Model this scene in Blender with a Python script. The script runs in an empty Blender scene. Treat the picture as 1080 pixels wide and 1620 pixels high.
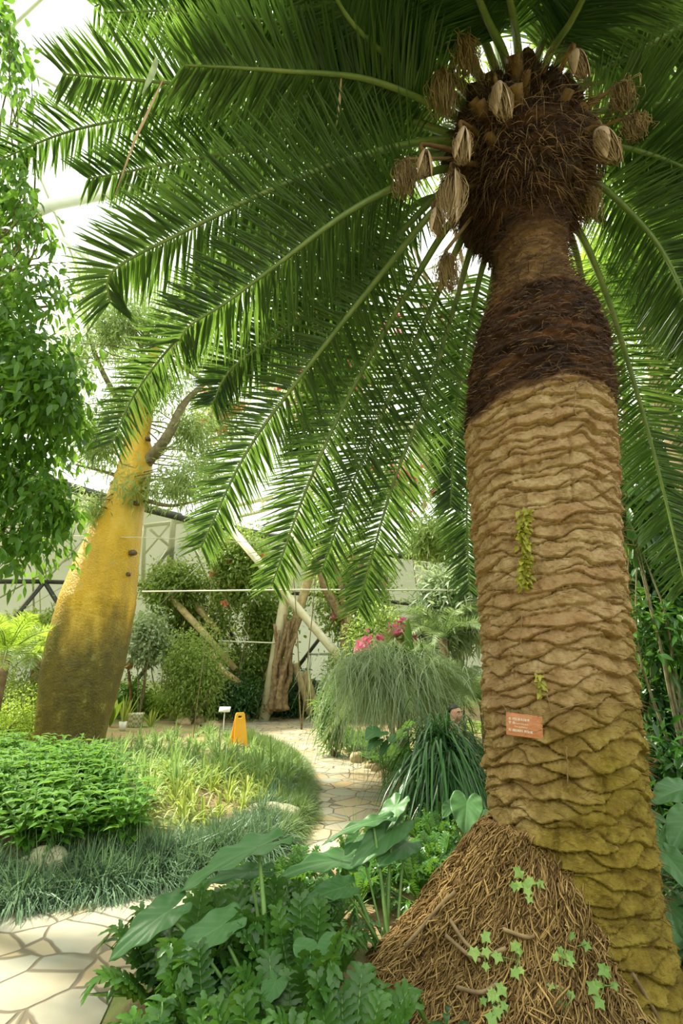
import bpy, bmesh, math, random
import numpy as np
from mathutils import Vector, Matrix
rng = np.random.default_rng(7)
random.seed(7)
C = bpy.context.scene.collection
PI = math.pi
# ------------------------------------------------------------------ camera
F = 760.0; PITCH = math.radians(18.2); CH = 1.6
cs, sn = math.cos(PITCH), math.sin(PITCH)
CAM = np.array([0, 0, CH])
cd = bpy.data.cameras.new('camera'); cam = bpy.data.objects.new('camera', cd); C.objects.link(cam)
cam.location = (0, 0, CH); cam.rotation_euler = (PI/2 + PITCH, 0, 0)
cd.sensor_fit = 'VERTICAL'; cd.sensor_height = 36; cd.lens = F/1620*36; cd.clip_start = .05; cd.clip_end = 300
bpy.context.scene.camera = cam
def ray(px, py):
    x = (px-540)/F; y = (810-py)/F
    return np.array([x, cs - y*sn, sn + y*cs])
def at(px, py, t): return CAM + t*ray(px, py)
def atY(px, py, Y): r = ray(px, py); return CAM + r*(Y/r[1])
def atZ(px, py, z): r = ray(px, py); return CAM + r*((z-CH)/r[2])
# ------------------------------------------------------------------ numpy noise
_perm = rng.random((64, 64, 64))
def vnoise(P):
    P = np.asarray(P, float); i = np.floor(P).astype(int); f = P - i; f = f*f*(3-2*f)
    def g(a, b, c): return _perm[(i[..., 0]+a) & 63, (i[..., 1]+b) & 63, (i[..., 2]+c) & 63]
    x0 = g(0,0,0)*(1-f[...,0])+g(1,0,0)*f[...,0]; x1 = g(0,1,0)*(1-f[...,0])+g(1,1,0)*f[...,0]
    x2 = g(0,0,1)*(1-f[...,0])+g(1,0,1)*f[...,0]; x3 = g(0,1,1)*(1-f[...,0])+g(1,1,1)*f[...,0]
    y0 = x0*(1-f[...,1])+x1*f[...,1]; y1 = x2*(1-f[...,1])+x3*f[...,1]
    return (y0*(1-f[...,2])+y1*f[...,2])*2-1
def fbm(P, o=4):
    P = np.asarray(P, float); s = 0; a = .5
    for k in range(o): s = s + a*vnoise(P*2**k + 17.3*k); a *= .5
    return s
def nrm(v): return v/np.maximum(np.linalg.norm(v, axis=-1, keepdims=True), 1e-9)
def V3(*a): return np.array(a, float)
UP = V3(0, 0, 1)
# ------------------------------------------------------------------ mesh building
class MB:
    def __init__(s): s.V = []; s.F = []; s.R = []; s.T = []; s.n = 0
    def add(s, V, Fs, r=0.0, t=0.0):
        V = np.asarray(V, float).reshape(-1, 3); n = len(V)
        if not isinstance(Fs, (list, tuple)): Fs = [Fs]
        for f in Fs: s.F.append(np.asarray(f, int) + s.n)
        s.V.append(V); s.R.append(np.broadcast_to(np.asarray(r, float).ravel() if np.ndim(r) else r, (n,)))
        s.T.append(np.broadcast_to(np.asarray(t, float).ravel() if np.ndim(t) else t, (n,))); s.n += n
        return s
    def build(s, name, mat, parent=None, smooth=False, origin=None):
        V = np.concatenate(s.V)
        if parent is not None: V = V - ORIG[root_of(parent)]
        elif origin is not None: V = V - np.asarray(origin, float)
        me = bpy.data.meshes.new(name)
        tot = np.concatenate([np.full(len(f), f.shape[1]) for f in s.F]); loops = np.concatenate([f.ravel() for f in s.F])
        me.vertices.add(len(V)); me.vertices.foreach_set('co', V.ravel().astype(np.float32))
        me.loops.add(len(loops)); me.loops.foreach_set('vertex_index', loops.astype(np.int32))
        st = np.concatenate([[0], np.cumsum(tot)[:-1]])
        me.polygons.add(len(tot)); me.polygons.foreach_set('loop_start', st.astype(np.int32))
        me.update(calc_edges=True)
        for nm, arr in (('rnd', s.R), ('along', s.T)):
            a = me.attributes.new(nm, 'FLOAT', 'POINT'); a.data.foreach_set('value', np.concatenate(arr).astype(np.float32))
        if smooth: me.polygons.foreach_set('use_smooth', np.ones(len(tot), bool))
        me.validate(); me.update()
        o = bpy.data.objects.new(name, me); C.objects.link(o)
        if isinstance(mat, (list, tuple)):
            for m in mat: me.materials.append(m)
        elif mat: me.materials.append(mat)
        if parent is not None: o.parent = parent
        elif origin is not None: o.location = origin
        ORIG[o.name] = V3(*(origin if origin is not None else (0, 0, 0)))
        return o
ORIG = {}
def root_of(o):
    while o.parent is not None: o = o.parent
    return o.name
def thing(name, label, cat, loc=(0,0,0), group=None):
    o = bpy.data.objects.new(name, None); C.objects.link(o); o.location = loc; o.empty_display_size = .1
    o['label'] = label; o['category'] = cat
    if group: o['group'] = group
    ORIG[o.name] = V3(*loc); return o
def tag(o, label, cat, group=None, kind=None):
    o['label'] = label; o['category'] = cat
    if group: o['group'] = group
    if kind: o['kind'] = kind
    return o
def struct(o, label=None):
    o['kind'] = 'structure'
    if label: o['label'] = label
    return o
KIDS = {}
def copy_tree(o, loc, rz=0, sc=1, label=None, group=None, tilt=(0, 0)):
    def rec(a, p):
        c = a.copy(); C.objects.link(c); c.parent = p
        for ch in a.children: rec(ch, c)
        return c
    r = rec(o, None); put(r, loc, rz, sc, tilt)
    if label: r['label'] = label
    if group: r['group'] = group
    return r
def put(r, loc, rz=0, sc=1, tilt=(0, 0)):
    r.location = loc; r.rotation_euler = (tilt[0], tilt[1], rz); r.scale = (sc, sc, sc) if np.ndim(sc) == 0 else tuple(sc)
# shapes ------------------------------------------------------------
def blades(mb, O, D, N, L, W, droop=0.0, prof=((0,.35),(.15,1),(.5,.85),(.85,.4),(1,.03)), fold=.3, rnd=None, curl=0.0):
    """leaf blades: O origin, D direction, N face normal, all (m,3)"""
    O = np.atleast_2d(O).astype(float); m = len(O)
    D = nrm(np.broadcast_to(D, (m, 3))); N = np.broadcast_to(N, (m, 3))
    Wd = nrm(np.cross(D, N)); N2 = nrm(np.cross(Wd, D))
    L = np.broadcast_to(L, (m,)); W = np.broadcast_to(W, (m,)); droop = np.broadcast_to(droop, (m,))
    s = np.array([p[0] for p in prof]); w = np.array([p[1] for p in prof]); k = len(s)
    P = O[:, None] + D[:, None]*(L[:, None]*s)[..., None]
    P = P - (droop*L)[:, None, None]*(s**2)[None, :, None]*UP
    if curl: P = P - (curl*L)[:, None, None]*(s**2)[None, :, None]*N2[:, None]
    hw = (W[:, None]*w)[..., None]*.5
    A = P - Wd[:, None]*hw + N2[:, None]*hw*fold*2; B = P + Wd[:, None]*hw + N2[:, None]*hw*fold*2
    if rnd is None: rnd = rng.random(m)
    if fold:
        V = np.stack([A, P, B], 2); q = 3
    else: V = np.stack([A, B], 2); q = 2
    base = (np.arange(m)*k*q)[:, None, None]
    i = (np.arange(k-1)*q)[None, :, None]; j = np.arange(q-1)[None, None, :]
    a = base+i+j; Fq = np.stack([a, a+1, a+1+q, a+q], -1).reshape(-1, 4)
    mb.add(V.reshape(-1, 3), Fq, np.repeat(rnd, k*q), np.tile(np.repeat(s, q), m))
OVATE = ((0,.1),(.18,.75),(.42,1),(.72,.65),(1,.03))
LEAF3 = ((0,.12),(.4,1),(1,.04))
def tube(mb, P, R, n=8, rnd=0.0, caps=True):
    P = np.asarray(P, float); k = len(P); R = np.broadcast_to(R, (k,))
    T = nrm(np.gradient(P, axis=0)); ref = V3(0, 0, 1) if abs(T[0][2]) < .9 else V3(1, 0, 0)
    U = []; u = ref
    for t in T:
        u = u - t*np.dot(u, t); u = u/max(np.linalg.norm(u), 1e-6); U.append(u)
    U = np.array(U); W = np.cross(T, U); a = np.arange(n)*2*PI/n
    V = P[:, None] + R[:, None, None]*(np.cos(a)[None, :, None]*U[:, None] + np.sin(a)[None, :, None]*W[:, None])
    i = np.arange(k-1)[:, None]*n; j = np.arange(n)[None]; j2 = (j+1) % n
    Fq = np.stack([i+j, i+j2, i+n+j2, i+n+j], -1).reshape(-1, 4)
    fs = [Fq]
    if caps: fs += [np.arange(n)[::-1][None], (np.arange(n)+(k-1)*n)[None]]
    mb.add(V.reshape(-1, 3), fs, rnd, np.repeat(np.linspace(0, 1, k), n))
def tubes(mb, P, R, n=3, rnd=None):
    """many tubes at once: P (m,k,3), R (m,k)"""
    m, k, _ = P.shape; R = np.broadcast_to(R, (m, k))
    T = nrm(np.gradient(P, axis=1)); ref = np.where(np.abs(T[..., 2:3]) > .9, V3(1, 0, 0), V3(0, 0, 1))
    U = nrm(np.cross(T, ref)); W = np.cross(T, U); a = np.arange(n)*2*PI/n
    V = P[:, :, None] + R[:, :, None, None]*(np.cos(a)[:, None]*U[:, :, None] + np.sin(a)[:, None]*W[:, :, None])
    b = (np.arange(m)*k*n)[:, None, None]; i = (np.arange(k-1)*n)[None, :, None]; j = np.arange(n)[None, None]; j2 = (j+1) % n
    Fq = np.stack([b+i+j, b+i+j2, b+i+n+j2, b+i+n+j], -1).reshape(-1, 4)
    if rnd is None: rnd = rng.random(m)
    mb.add(V.reshape(-1, 3), Fq, np.repeat(rnd, k*n))
def box(mb, c, sx, sy, sz, M=None, rnd=0.0):
    c = np.asarray(c, float)
    v = np.array([[x, y, z] for x in (-.5, .5) for y in (-.5, .5) for z in (-.5, .5)])*[sx, sy, sz]
    if M is not None: v = v @ np.asarray(M).T
    f = np.array([[0,1,3,2],[4,6,7,5],[0,4,5,1],[2,3,7,6],[0,2,6,4],[1,5,7,3]])
    mb.add(v + c, f, rnd)
def spline(P, n):
    P = np.asarray(P, float); k = len(P)
    Q = np.vstack([2*P[0]-P[1], P, 2*P[-1]-P[-2]]); u = np.linspace(0, k-1-1e-9, n); i = u.astype(int); f = (u-i)[:, None]
    a, b, c, d = Q[i], Q[i+1], Q[i+2], Q[i+3]
    return .5*((2*b) + (c-a)*f + (2*a-5*b+4*c-d)*f**2 + (3*b-a-3*c+d)*f**3)
def resample(P, n):
    d = np.r_[0, np.cumsum(np.linalg.norm(np.diff(P, axis=0), axis=1))]
    return np.stack([np.interp(np.linspace(0, d[-1], n), d, P[:, i]) for i in range(3)], 1), d[-1]
def lathe(mb, prof, c, n=32, rnd=0.0, axis=None):
    prof = np.asarray(prof, float); k = len(prof); a = np.arange(n)*2*PI/n
    V = np.stack([prof[:, 0][:, None]*np.cos(a), prof[:, 0][:, None]*np.sin(a), np.repeat(prof[:, 1][:, None], n, 1)], -1) + np.asarray(c, float)
    i = np.arange(k-1)[:, None]*n; j = np.arange(n)[None]; j2 = (j+1) % n
    mb.add(V.reshape(-1, 3), [np.stack([i+j, i+j2, i+n+j2, i+n+j], -1).reshape(-1, 4), np.arange(n)[::-1][None], (np.arange(n)+(k-1)*n)[None]], rnd)
def rock(mb, c, s, seed, rnd=0.5):
    bm = bmesh.new(); bmesh.ops.create_icosphere(bm, subdivisions=3, radius=1)
    v = np.array([x.co[:] for x in bm.verts]); f = np.array([[q.index for q in p.verts] for p in bm.faces]); bm.free()
    v = v*(1 + .45*fbm(v*1.3+seed*7.7, 3))[:, None]
    v = np.sign(v)*np.abs(v)**.85; v[:, 2] = np.maximum(v[:, 2], -.6)
    mb.add(v*np.asarray(s)+np.asarray(c), f, rnd)
# ------------------------------------------------------------------ materials
def newmat(name):
    m = bpy.data.materials.new(name); m.use_nodes = True; nt = m.node_tree; nt.nodes.clear()
    return m, nt, nt.nodes, nt.links
def N_(nt, typ, **kw):
    n = nt.nodes.new(typ)
    for k, v in kw.items():
        if k in n.inputs: n.inputs[k].default_value = v
        else: setattr(n, k, v)
    return n
def mixc(nt, fac, a, b, bt='MIX'):
    n = nt.nodes.new('ShaderNodeMix'); n.data_type = 'RGBA'; n.blend_type = bt
    for idx, v in ((0, fac), (6, a), (7, b)):
        if isinstance(v, (int, float)): n.inputs[idx].default_value = v
        elif isinstance(v, tuple): n.inputs[idx].default_value = (*v, 1)
        else: nt.links.new(v, n.inputs[idx])
    return n.outputs[2]
def ramp(nt, fac, stops, interp='LINEAR'):
    n = nt.nodes.new('ShaderNodeValToRGB'); n.color_ramp.interpolation = interp; e = n.color_ramp.elements
    while len(e) < len(stops): e.new(.5)
    for q, (p, c) in zip(e, stops): q.position = p; q.color = (*c, 1) if len(c) == 3 else c
    nt.links.new(fac, n.inputs[0]); return n.outputs[0]
def mth(nt, op, a, b=0.0, clamp=False):
    n = nt.nodes.new('ShaderNodeMath'); n.operation = op; n.use_clamp = clamp
    for i, v in enumerate((a, b)):
        if isinstance(v, (int, float)): n.inputs[i].default_value = v
        else: nt.links.new(v, n.inputs[i])
    return n.outputs[0]
def noise(nt, scale, detail=4, rough=.55, vec=None, stretch=None, coord='Object'):
    tc = nt.nodes.new('ShaderNodeTexCoord'); src = tc.outputs[coord]
    if stretch:
        mp = nt.nodes.new('ShaderNodeMapping'); mp.inputs['Scale'].default_value = stretch; nt.links.new(src, mp.inputs[0]); src = mp.outputs[0]
    n = N_(nt, 'ShaderNodeTexNoise', Scale=scale, Detail=detail, Roughness=rough); nt.links.new(vec or src, n.inputs['Vector'])
    return n.outputs[0]
def finish(nt, col, rough=.7, bump=None, bstr=.3, bdist=.01, spec=.5, trans=None, tfac=0, metal=0):
    p = nt.nodes.new('ShaderNodeBsdfPrincipled'); out = nt.nodes.new('ShaderNodeOutputMaterial')
    if isinstance(col, tuple): p.inputs['Base Color'].default_value = (*col, 1)
    else: nt.links.new(col, p.inputs['Base Color'])
    if isinstance(rough, (int, float)): p.inputs['Roughness'].default_value = rough
    else: nt.links.new(rough, p.inputs['Roughness'])
    p.inputs['Specular IOR Level'].default_value = spec; p.inputs['Metallic'].default_value = metal
    if bump is not None:
        b = N_(nt, 'ShaderNodeBump', Strength=bstr, Distance=bdist); nt.links.new(bump, b.inputs['Height']); nt.links.new(b.outputs[0], p.inputs['Normal'])
    sh = p.outputs[0]
    if tfac:
        tr = nt.nodes.new('ShaderNodeBsdfTranslucent'); mx = nt.nodes.new('ShaderNodeMixShader'); mx.inputs[0].default_value = tfac
        if isinstance(trans, tuple): tr.inputs[0].default_value = (*trans, 1)
        else: nt.links.new(trans, tr.inputs[0])
        nt.links.new(sh, mx.inputs[1]); nt.links.new(tr.outputs[0], mx.inputs[2]); sh = mx.outputs[0]
    nt.links.new(sh, out.inputs[0])
def attr(nt, name):
    a = nt.nodes.new('ShaderNodeAttribute'); a.attribute_name = name; return a.outputs['Fac']
def leafmat(name, dark, light, tcol=None, tfac=.35, rough=.42, tip=None, spec=.5, patch=0.0):
    m, nt, _, _ = newmat(name)
    c = mixc(nt, attr(nt, 'rnd'), dark, light)
    if patch: c = mixc(nt, ramp(nt, noise(nt, patch, 2), [(.4, (0,0,0)), (.65, (1,1,1))]), c, mixc(nt, .5, c, light))
    if tip: c = mixc(nt, ramp(nt, attr(nt, 'along'), [(.75, (0,0,0)), (1, (1,1,1))]), c, tip)
    t = tcol or tuple(min(1, x*2.2) for x in light)
    tt = mixc(nt, attr(nt, 'rnd'), tuple(x*.7 for x in t), t)
    finish(nt, c, rough, trans=tt, tfac=tfac, spec=spec); return m
def simple(name, a, b=None, rough=.7, scale=8, bstr=.3, bdist=.01, spec=.4, metal=0, detail=4, stretch=None):
    m, nt, _, _ = newmat(name); n = noise(nt, scale, detail, stretch=stretch)
    c = ramp(nt, n, [(.3, a), (.7, b or a)])
    finish(nt, c, rough, bump=n, bstr=bstr, bdist=bdist, spec=spec, metal=metal); return m
M = {}
M['palm'] = leafmat('palm_leaf', (.018,.052,.013), (.066,.128,.025), (.25,.43,.06), .40, .28)
M['palm_dark'] = leafmat('palm_leaf_dark', (.014,.050,.014), (.050,.11,.024), (.21,.38,.05), .38, .30)
M['rachis'] = simple('rachis', (.10,.17,.04), (.20,.26,.07), .45, 5)
M['fig'] = leafmat('fig_leaf', (.035,.12,.012), (.12,.28,.03), (.26,.48,.05), .42, .35)
M['feather'] = leafmat('feather_leaf', (.16,.26,.07), (.38,.46,.16), (.5,.66,.2), .45, .5)
M['ground_leaf'] = leafmat('ground_leaf', (.045,.15,.015), (.14,.32,.04), (.3,.55,.06), .38, .38)
M['liriope'] = leafmat('liriope', (.12,.25,.05), (.32,.46,.16), (.5,.68,.2), .35, .42)
M['liriope_y'] = leafmat('liriope_yellow', (.16,.26,.03), (.5,.55,.12), (.6,.7,.15), .35, .45)
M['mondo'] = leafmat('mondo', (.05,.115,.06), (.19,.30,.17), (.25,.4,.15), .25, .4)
M['mondo_sun_tone'] = leafmat('mondo_lit', (.08,.16,.04), (.24,.32,.10), (.3,.45,.1), .3, .45)  # sunlit copy of mondo: sunlight painted into the leaf colour
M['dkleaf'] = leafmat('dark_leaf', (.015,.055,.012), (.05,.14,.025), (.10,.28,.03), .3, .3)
M['lobed'] = leafmat('lobed_leaf', (.020,.08,.014), (.09,.23,.035), (.22,.45,.05), .32, .3)
M['pale'] = leafmat('pale_leaf', (.17,.27,.12), (.45,.52,.32), (.5,.62,.3), .4, .4)
M['vine'] = leafmat('vine_leaf', (.11,.19,.04), (.31,.42,.10), (.5,.65,.15), .5, .4)
M['lime'] = leafmat('lime_leaf', (.17,.30,.03), (.42,.55,.08), (.6,.8,.1), .5, .4)
M['cycad'] = leafmat('cycad_leaf', (.16,.24,.09), (.36,.44,.2), (.4,.55,.18), .35, .4)
M['cascade'] = leafmat('cascade_leaf', (.02,.085,.02), (.06,.17,.035), (.12,.3,.04), .25, .28)
M['ivy'] = leafmat('ivy_leaf', (.14,.32,.05), (.38,.55,.14), (.4,.7,.15), .3, .4)
M['moss_leaf'] = leafmat('trunk_creeper', (.25,.26,.03), (.42,.40,.06), None, .2, .6)
M['pink'] = leafmat('pink_bract', (.7,.05,.25), (.9,.25,.42), (1,.3,.5), .4, .6)
M['orange'] = leafmat('orange_bract', (.75,.2,.12), (.9,.4,.25), (1,.5,.3), .4, .6)
M['spathe'] = simple('spathe', (.40,.26,.17), (.58,.42,.30), .7, 6)
M['tassel'] = leafmat('tassel', (.30,.19,.09), (.50,.36,.18), None, .15, .8)
M['fibre'] = leafmat('palm_fibre', (.018,.008,.004), (.10,.043,.016), None, .1, .85)
M['fibre_l'] = leafmat('palm_fibre_light', (.09,.045,.016), (.30,.18,.065), None, .1, .85)
M['root'] = leafmat('root_fibre', (.15,.08,.02), (.56,.37,.14), None, .08, .8)
M['stub'] = simple('petiole_stub', (.05,.024,.008), (.24,.13,.04), .75, 7)
M['bark'] = simple('bark', (.13,.085,.045), (.34,.24,.12), .85, 9, .6, .02)
M['stem'] = simple('green_stem', (.09,.2,.04), (.2,.34,.09), .45, 5)
M['twig'] = simple('twig', (.12,.10,.05), (.28,.24,.13), .8, 12)
M['rock'] = simple('rock', (.30,.20,.10), (.62,.50,.32), .85, 7, .5, .02)
M['rock_g'] = simple('rock_pale', (.34,.32,.20), (.62,.57,.40), .85, 6, .5, .02)
M['steel'] = simple('cream_steel', (.62,.56,.36), (.82,.77,.58), .45, 3, .05)
M['steel_w'] = simple('white_steel', (.72,.74,.68), (.84,.86,.80), .4, 3, .05)
M['steel_b'] = simple('brown_steel', (.36,.26,.12), (.66,.54,.28), .6, 6, .2)
M['dark_bar'] = simple('dark_bar', (.035,.04,.035), (.07,.075,.06), .5, 5, .1)
M['cable'] = simple('cable', (.60,.60,.48), (.75,.74,.6), .5, 5, .05)
# ------------------------------------------------------------------ world and light
w = bpy.data.worlds.new('world'); bpy.context.scene.world = w; w.use_nodes = True
wn = w.node_tree; wn.nodes.clear()
bg = wn.nodes.new('ShaderNodeBackground'); wo = wn.nodes.new('ShaderNodeOutputWorld')
tcw = wn.nodes.new('ShaderNodeTexCoord'); nzw = wn.nodes.new('ShaderNodeTexNoise'); nzw.inputs['Scale'].default_value = 1.5
wn.links.new(tcw.outputs['Generated'], nzw.inputs['Vector'])
cw = ramp(wn, nzw.outputs[0], [(.3, (.93,.97,.88)), (.7, (1,1,.93))]); wn.links.new(cw, bg.inputs[0])
bg.inputs[1].default_value = 1.75; wn.links.new(bg.outputs[0], wo.inputs[0])
sl = bpy.data.lights.new('sun', 'SUN'); sl.energy = 8.5; sl.angle = math.radians(3.0); sl.color = (1, .93, .76)
so = bpy.data.objects.new('sun', sl); C.objects.link(so)
so.rotation_euler = Vector((-.60, .28, .78)).to_track_quat('Z', 'Y').to_euler()
vs = bpy.context.scene.view_settings
vs.view_transform = 'Standard'; vs.look = 'None'; vs.gamma = 1; vs.exposure = 0.45; vs.use_curve_mapping = False
# ------------------------------------------------------------------ ground and path
left_edge = [(-300,1475),(0,1440),(90,1432),(170,1420),(250,1405),(330,1388),(400,1366),(440,1348),(472,1322),(484,1290),(488,1250),(476,1212),(452,1190),(425,1178),(395,1168),(350,1158),(318,1152)]
far_edge = [(318,1146),(400,1142),(455,1138),(490,1131),(516,1129)]
right_edge = [(522,1150),(524,1172),(540,1192),(575,1212),(612,1232),(650,1262),(640,1300),(600,1330),(520,1370),(440,1400),(380,1430),(300,1470),(235,1520),(180,1575),(150,1640),(120,1760),(60,2000),(-700,2200)]
PATH = np.array([atZ(x, y, 0)[:2] for x, y in left_edge+far_edge+right_edge])
def sdist(P):
    P = np.asarray(P, float); A = PATH; B = np.roll(PATH, -1, 0); d = np.full(len(P), 1e9); ins = np.zeros(len(P), bool)
    for a, b in zip(A, B):
        ab = b-a; t = np.clip(((P-a)@ab)/(ab@ab), 0, 1); q = np.linalg.norm(P-(a+t[:, None]*ab), axis=1); d = np.minimum(d, q)
        c = ((a[1] > P[:, 1]) != (b[1] > P[:, 1])) & (P[:, 0] < (b[0]-a[0])*(P[:, 1]-a[1])/(b[1]-a[1]+1e-12)+a[0]); ins ^= c
    return np.where(ins, -d, d)
def gz(x, y):
    P = np.stack([np.ravel(x), np.ravel(y)], 1).astype(float); d = sdist(P)
    k = np.clip((d-.02)/1.6, 0, 1); k = k*k*(3-2*k)
    left = np.clip((1.0-P[:, 0])/2, 0, 1)*np.clip((11.2-P[:, 1])/2, 0, 1)
    z = .06*np.clip(d/.1, 0, 1) + k*(.06 + .16*left + .08*fbm(np.c_[P*.6, P[:, 0]*0], 3))
    return np.where(d < 0, -.05, z).reshape(np.shape(x)) if np.ndim(x) else float(np.where(d < 0, -.05, z)[0])
def atG(px, py, dz=0.0):
    z = 0.15
    for _ in range(6): p = atZ(px, py, z+dz); z = gz(p[0], p[1])
    return V3(p[0], p[1], z)
_gz = gz; _sd = sdist
gx = np.arange(-15, 15.01, .11); gy = np.arange(-5, 22.6, .11); X, Y = np.meshgrid(gx, gy); Z = gz(X, Y)
Z = Z + .012*fbm(np.stack([X*7, Y*7, X*0], -1), 2)*(Z > 0)
SDG = _sd(np.stack([X.ravel(), Y.ravel()], 1)).reshape(X.shape)
def _bil(G, x, y):
    u = np.clip((np.asarray(x, float)+15)/.11, 0, len(gx)-1.001); v = np.clip((np.asarray(y, float)+5)/.11, 0, len(gy)-1.001)
    i = u.astype(int); j = v.astype(int); a = u-i; b = v-j
    return (G[j, i]*(1-a)+G[j, i+1]*a)*(1-b)+(G[j+1, i]*(1-a)+G[j+1, i+1]*a)*b
def gz(x, y): r = _bil(Z, x, y); return r if np.ndim(x) else float(r)
def sdist(P): P = np.asarray(P, float); return _bil(SDG, P[:, 0], P[:, 1])
mb = MB(); nx, ny = len(gx), len(gy); i = np.arange(ny-1)[:, None]*nx; j = np.arange(nx-1)[None]
mb.add(np.stack([X, Y, Z], -1).reshape(-1, 3), np.stack([i+j, i+j+1, i+j+1+nx, i+j+nx], -1).reshape(-1, 4))
m, nt, _, _ = newmat('soil'); n1 = noise(nt, 1.2, 5); n2 = noise(nt, 14, 6, .7)
c = mixc(nt, n2, (.13,.075,.035), (.46,.32,.18)); c = mixc(nt, ramp(nt, n1, [(.45,(0,0,0)),(.6,(1,1,1))]), c, (.20,.24,.07))
finish(nt, c, .95, bump=n2, bstr=.8, bdist=.03); M['soil'] = m
struct(mb.build('floor', m, smooth=True), 'brown soil of the planting beds')
mb = MB(); mb.add([(-60,-60,-.25),(60,-60,-.25),(60,90,-.25),(-60,90,-.25)], np.array([[0,1,2,3]]))
struct(mb.build('lawn', simple('lawn', (.12,.19,.06), (.26,.33,.13), .9, 1.5)), 'ground outside the glass')
# flagstones: crazy paving as voronoi in one slab
m, nt, _, _ = newmat('flagstone')
tc = nt.nodes.new('ShaderNodeTexCoord'); nz = N_(nt, 'ShaderNodeTexNoise', Scale=1.6, Detail=3); nt.links.new(tc.outputs['Object'], nz.inputs['Vector'])
vm = nt.nodes.new('ShaderNodeVectorMath'); vm.operation = 'SCALE'; nt.links.new(nz.outputs['Color'], vm.inputs[0]); vm.inputs['Scale'].default_value = .22
va = nt.nodes.new('ShaderNodeVectorMath'); nt.links.new(tc.outputs['Object'], va.inputs[0]); nt.links.new(vm.outputs[0], va.inputs[1])
mp = nt.nodes.new('ShaderNodeMapping'); mp.inputs['Scale'].default_value = (3.0, 3.4, 0.001); mp.inputs['Rotation'].default_value = (0, 0, .4); nt.links.new(va.outputs[0], mp.inputs[0])
ve = N_(nt, 'ShaderNodeTexVoronoi', feature='DISTANCE_TO_EDGE', Scale=1.0, Randomness=.95); nt.links.new(mp.outputs[0], ve.inputs['Vector'])
vc = N_(nt, 'ShaderNodeTexVoronoi', feature='F1', Scale=1.0, Randomness=.95); nt.links.new(mp.outputs[0], vc.inputs['Vector'])
sx = nt.nodes.new('ShaderNodeSeparateColor'); nt.links.new(vc.outputs['Color'], sx.inputs[0])
n3 = noise(nt, 5, 6, .65); n4 = noise(nt, 1.1, 3)
c = ramp(nt, sx.outputs[0], [(0, (.21,.215,.17)), (.2, (.37,.34,.25)), (.45, (.43,.30,.13)), (.7, (.28,.285,.235)), (.85, (.46,.41,.30)), (1, (.44,.28,.11))])
c = mixc(nt, n3, c, mixc(nt, .6, c, (.36,.33,.26)))
c = mixc(nt, ramp(nt, n4, [(.5,(0,0,0)),(.8,(.5,.5,.5))]), c, (.28,.18,.08))
grout = ramp(nt, ve.outputs[0], [(.012,(0,0,0)),(.034,(1,1,1))])
c = mixc(nt, grout, (.15,.12,.075), c)
h = mth(nt, 'ADD', mth(nt, 'MULTIPLY', grout, 1.0), mth(nt, 'MULTIPLY', n3, .35))
finish(nt, c, .72, bump=h, bstr=.6, bdist=.02); M['flag'] = m
bm = bmesh.new(); vs_ = [bm.verts.new((x, y, .012)) for x, y in PATH]; f = bm.faces.new(vs_)
if f.normal.z < 0: f.normal_flip()
r = bmesh.ops.extrude_face_region(bm, geom=[f])
for v in r['geom']:
    if isinstance(v, bmesh.types.BMVert): v.co.z = -.12
bmesh.ops.recalc_face_normals(bm, faces=bm.faces); bmesh.ops.triangulate(bm, faces=bm.faces)
me = bpy.data.meshes.new('path'); bm.to_mesh(me); bm.free(); me.materials.append(M['flag'])
po = bpy.data.objects.new('path', me); C.objects.link(po); struct(po, 'winding crazy-paved path of pale and ochre flagstones')
# ------------------------------------------------------------------ glass dome
bm = bmesh.new(); bmesh.ops.create_icosphere(bm, subdivisions=3, radius=1)
DC = V3(.8, 3.2, -.3); DR = V3(19, 18.6, 17.5)
bmesh.ops.rotate(bm, verts=bm.verts, matrix=Matrix.Rotation(.35, 3, 'Z') @ Matrix.Rotation(.3, 3, 'X'), cent=(0,0,0))
for v in bm.verts: v.co = Vector(DC + np.array(v.co[:])*DR)
bmesh.ops.bisect_plane(bm, geom=bm.verts[:]+bm.edges[:]+bm.faces[:], plane_co=(0,0,0), plane_no=(0,0,1), clear_inner=True)
ev = [(np.array(e.verts[0].co[:]), np.array(e.verts[1].co[:])) for e in bm.edges]
b2 = bm.copy()
cut = (Vector((0, 0, 6.6)), Vector((.12, 0, 1)))
bmesh.ops.bisect_plane(bm, geom=bm.verts[:]+bm.edges[:]+bm.faces[:], plane_co=cut[0], plane_no=cut[1], clear_inner=True)
bmesh.ops.bisect_plane(b2, geom=b2.verts[:]+b2.edges[:]+b2.faces[:], plane_co=cut[0], plane_no=cut[1], clear_outer=True)
rim = [(np.array(e.verts[0].co[:]), np.array(e.verts[1].co[:])) for e in bm.edges if all(abs((v.co-cut[0]).dot(cut[1])) < 1e-3 for v in e.verts)]
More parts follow.
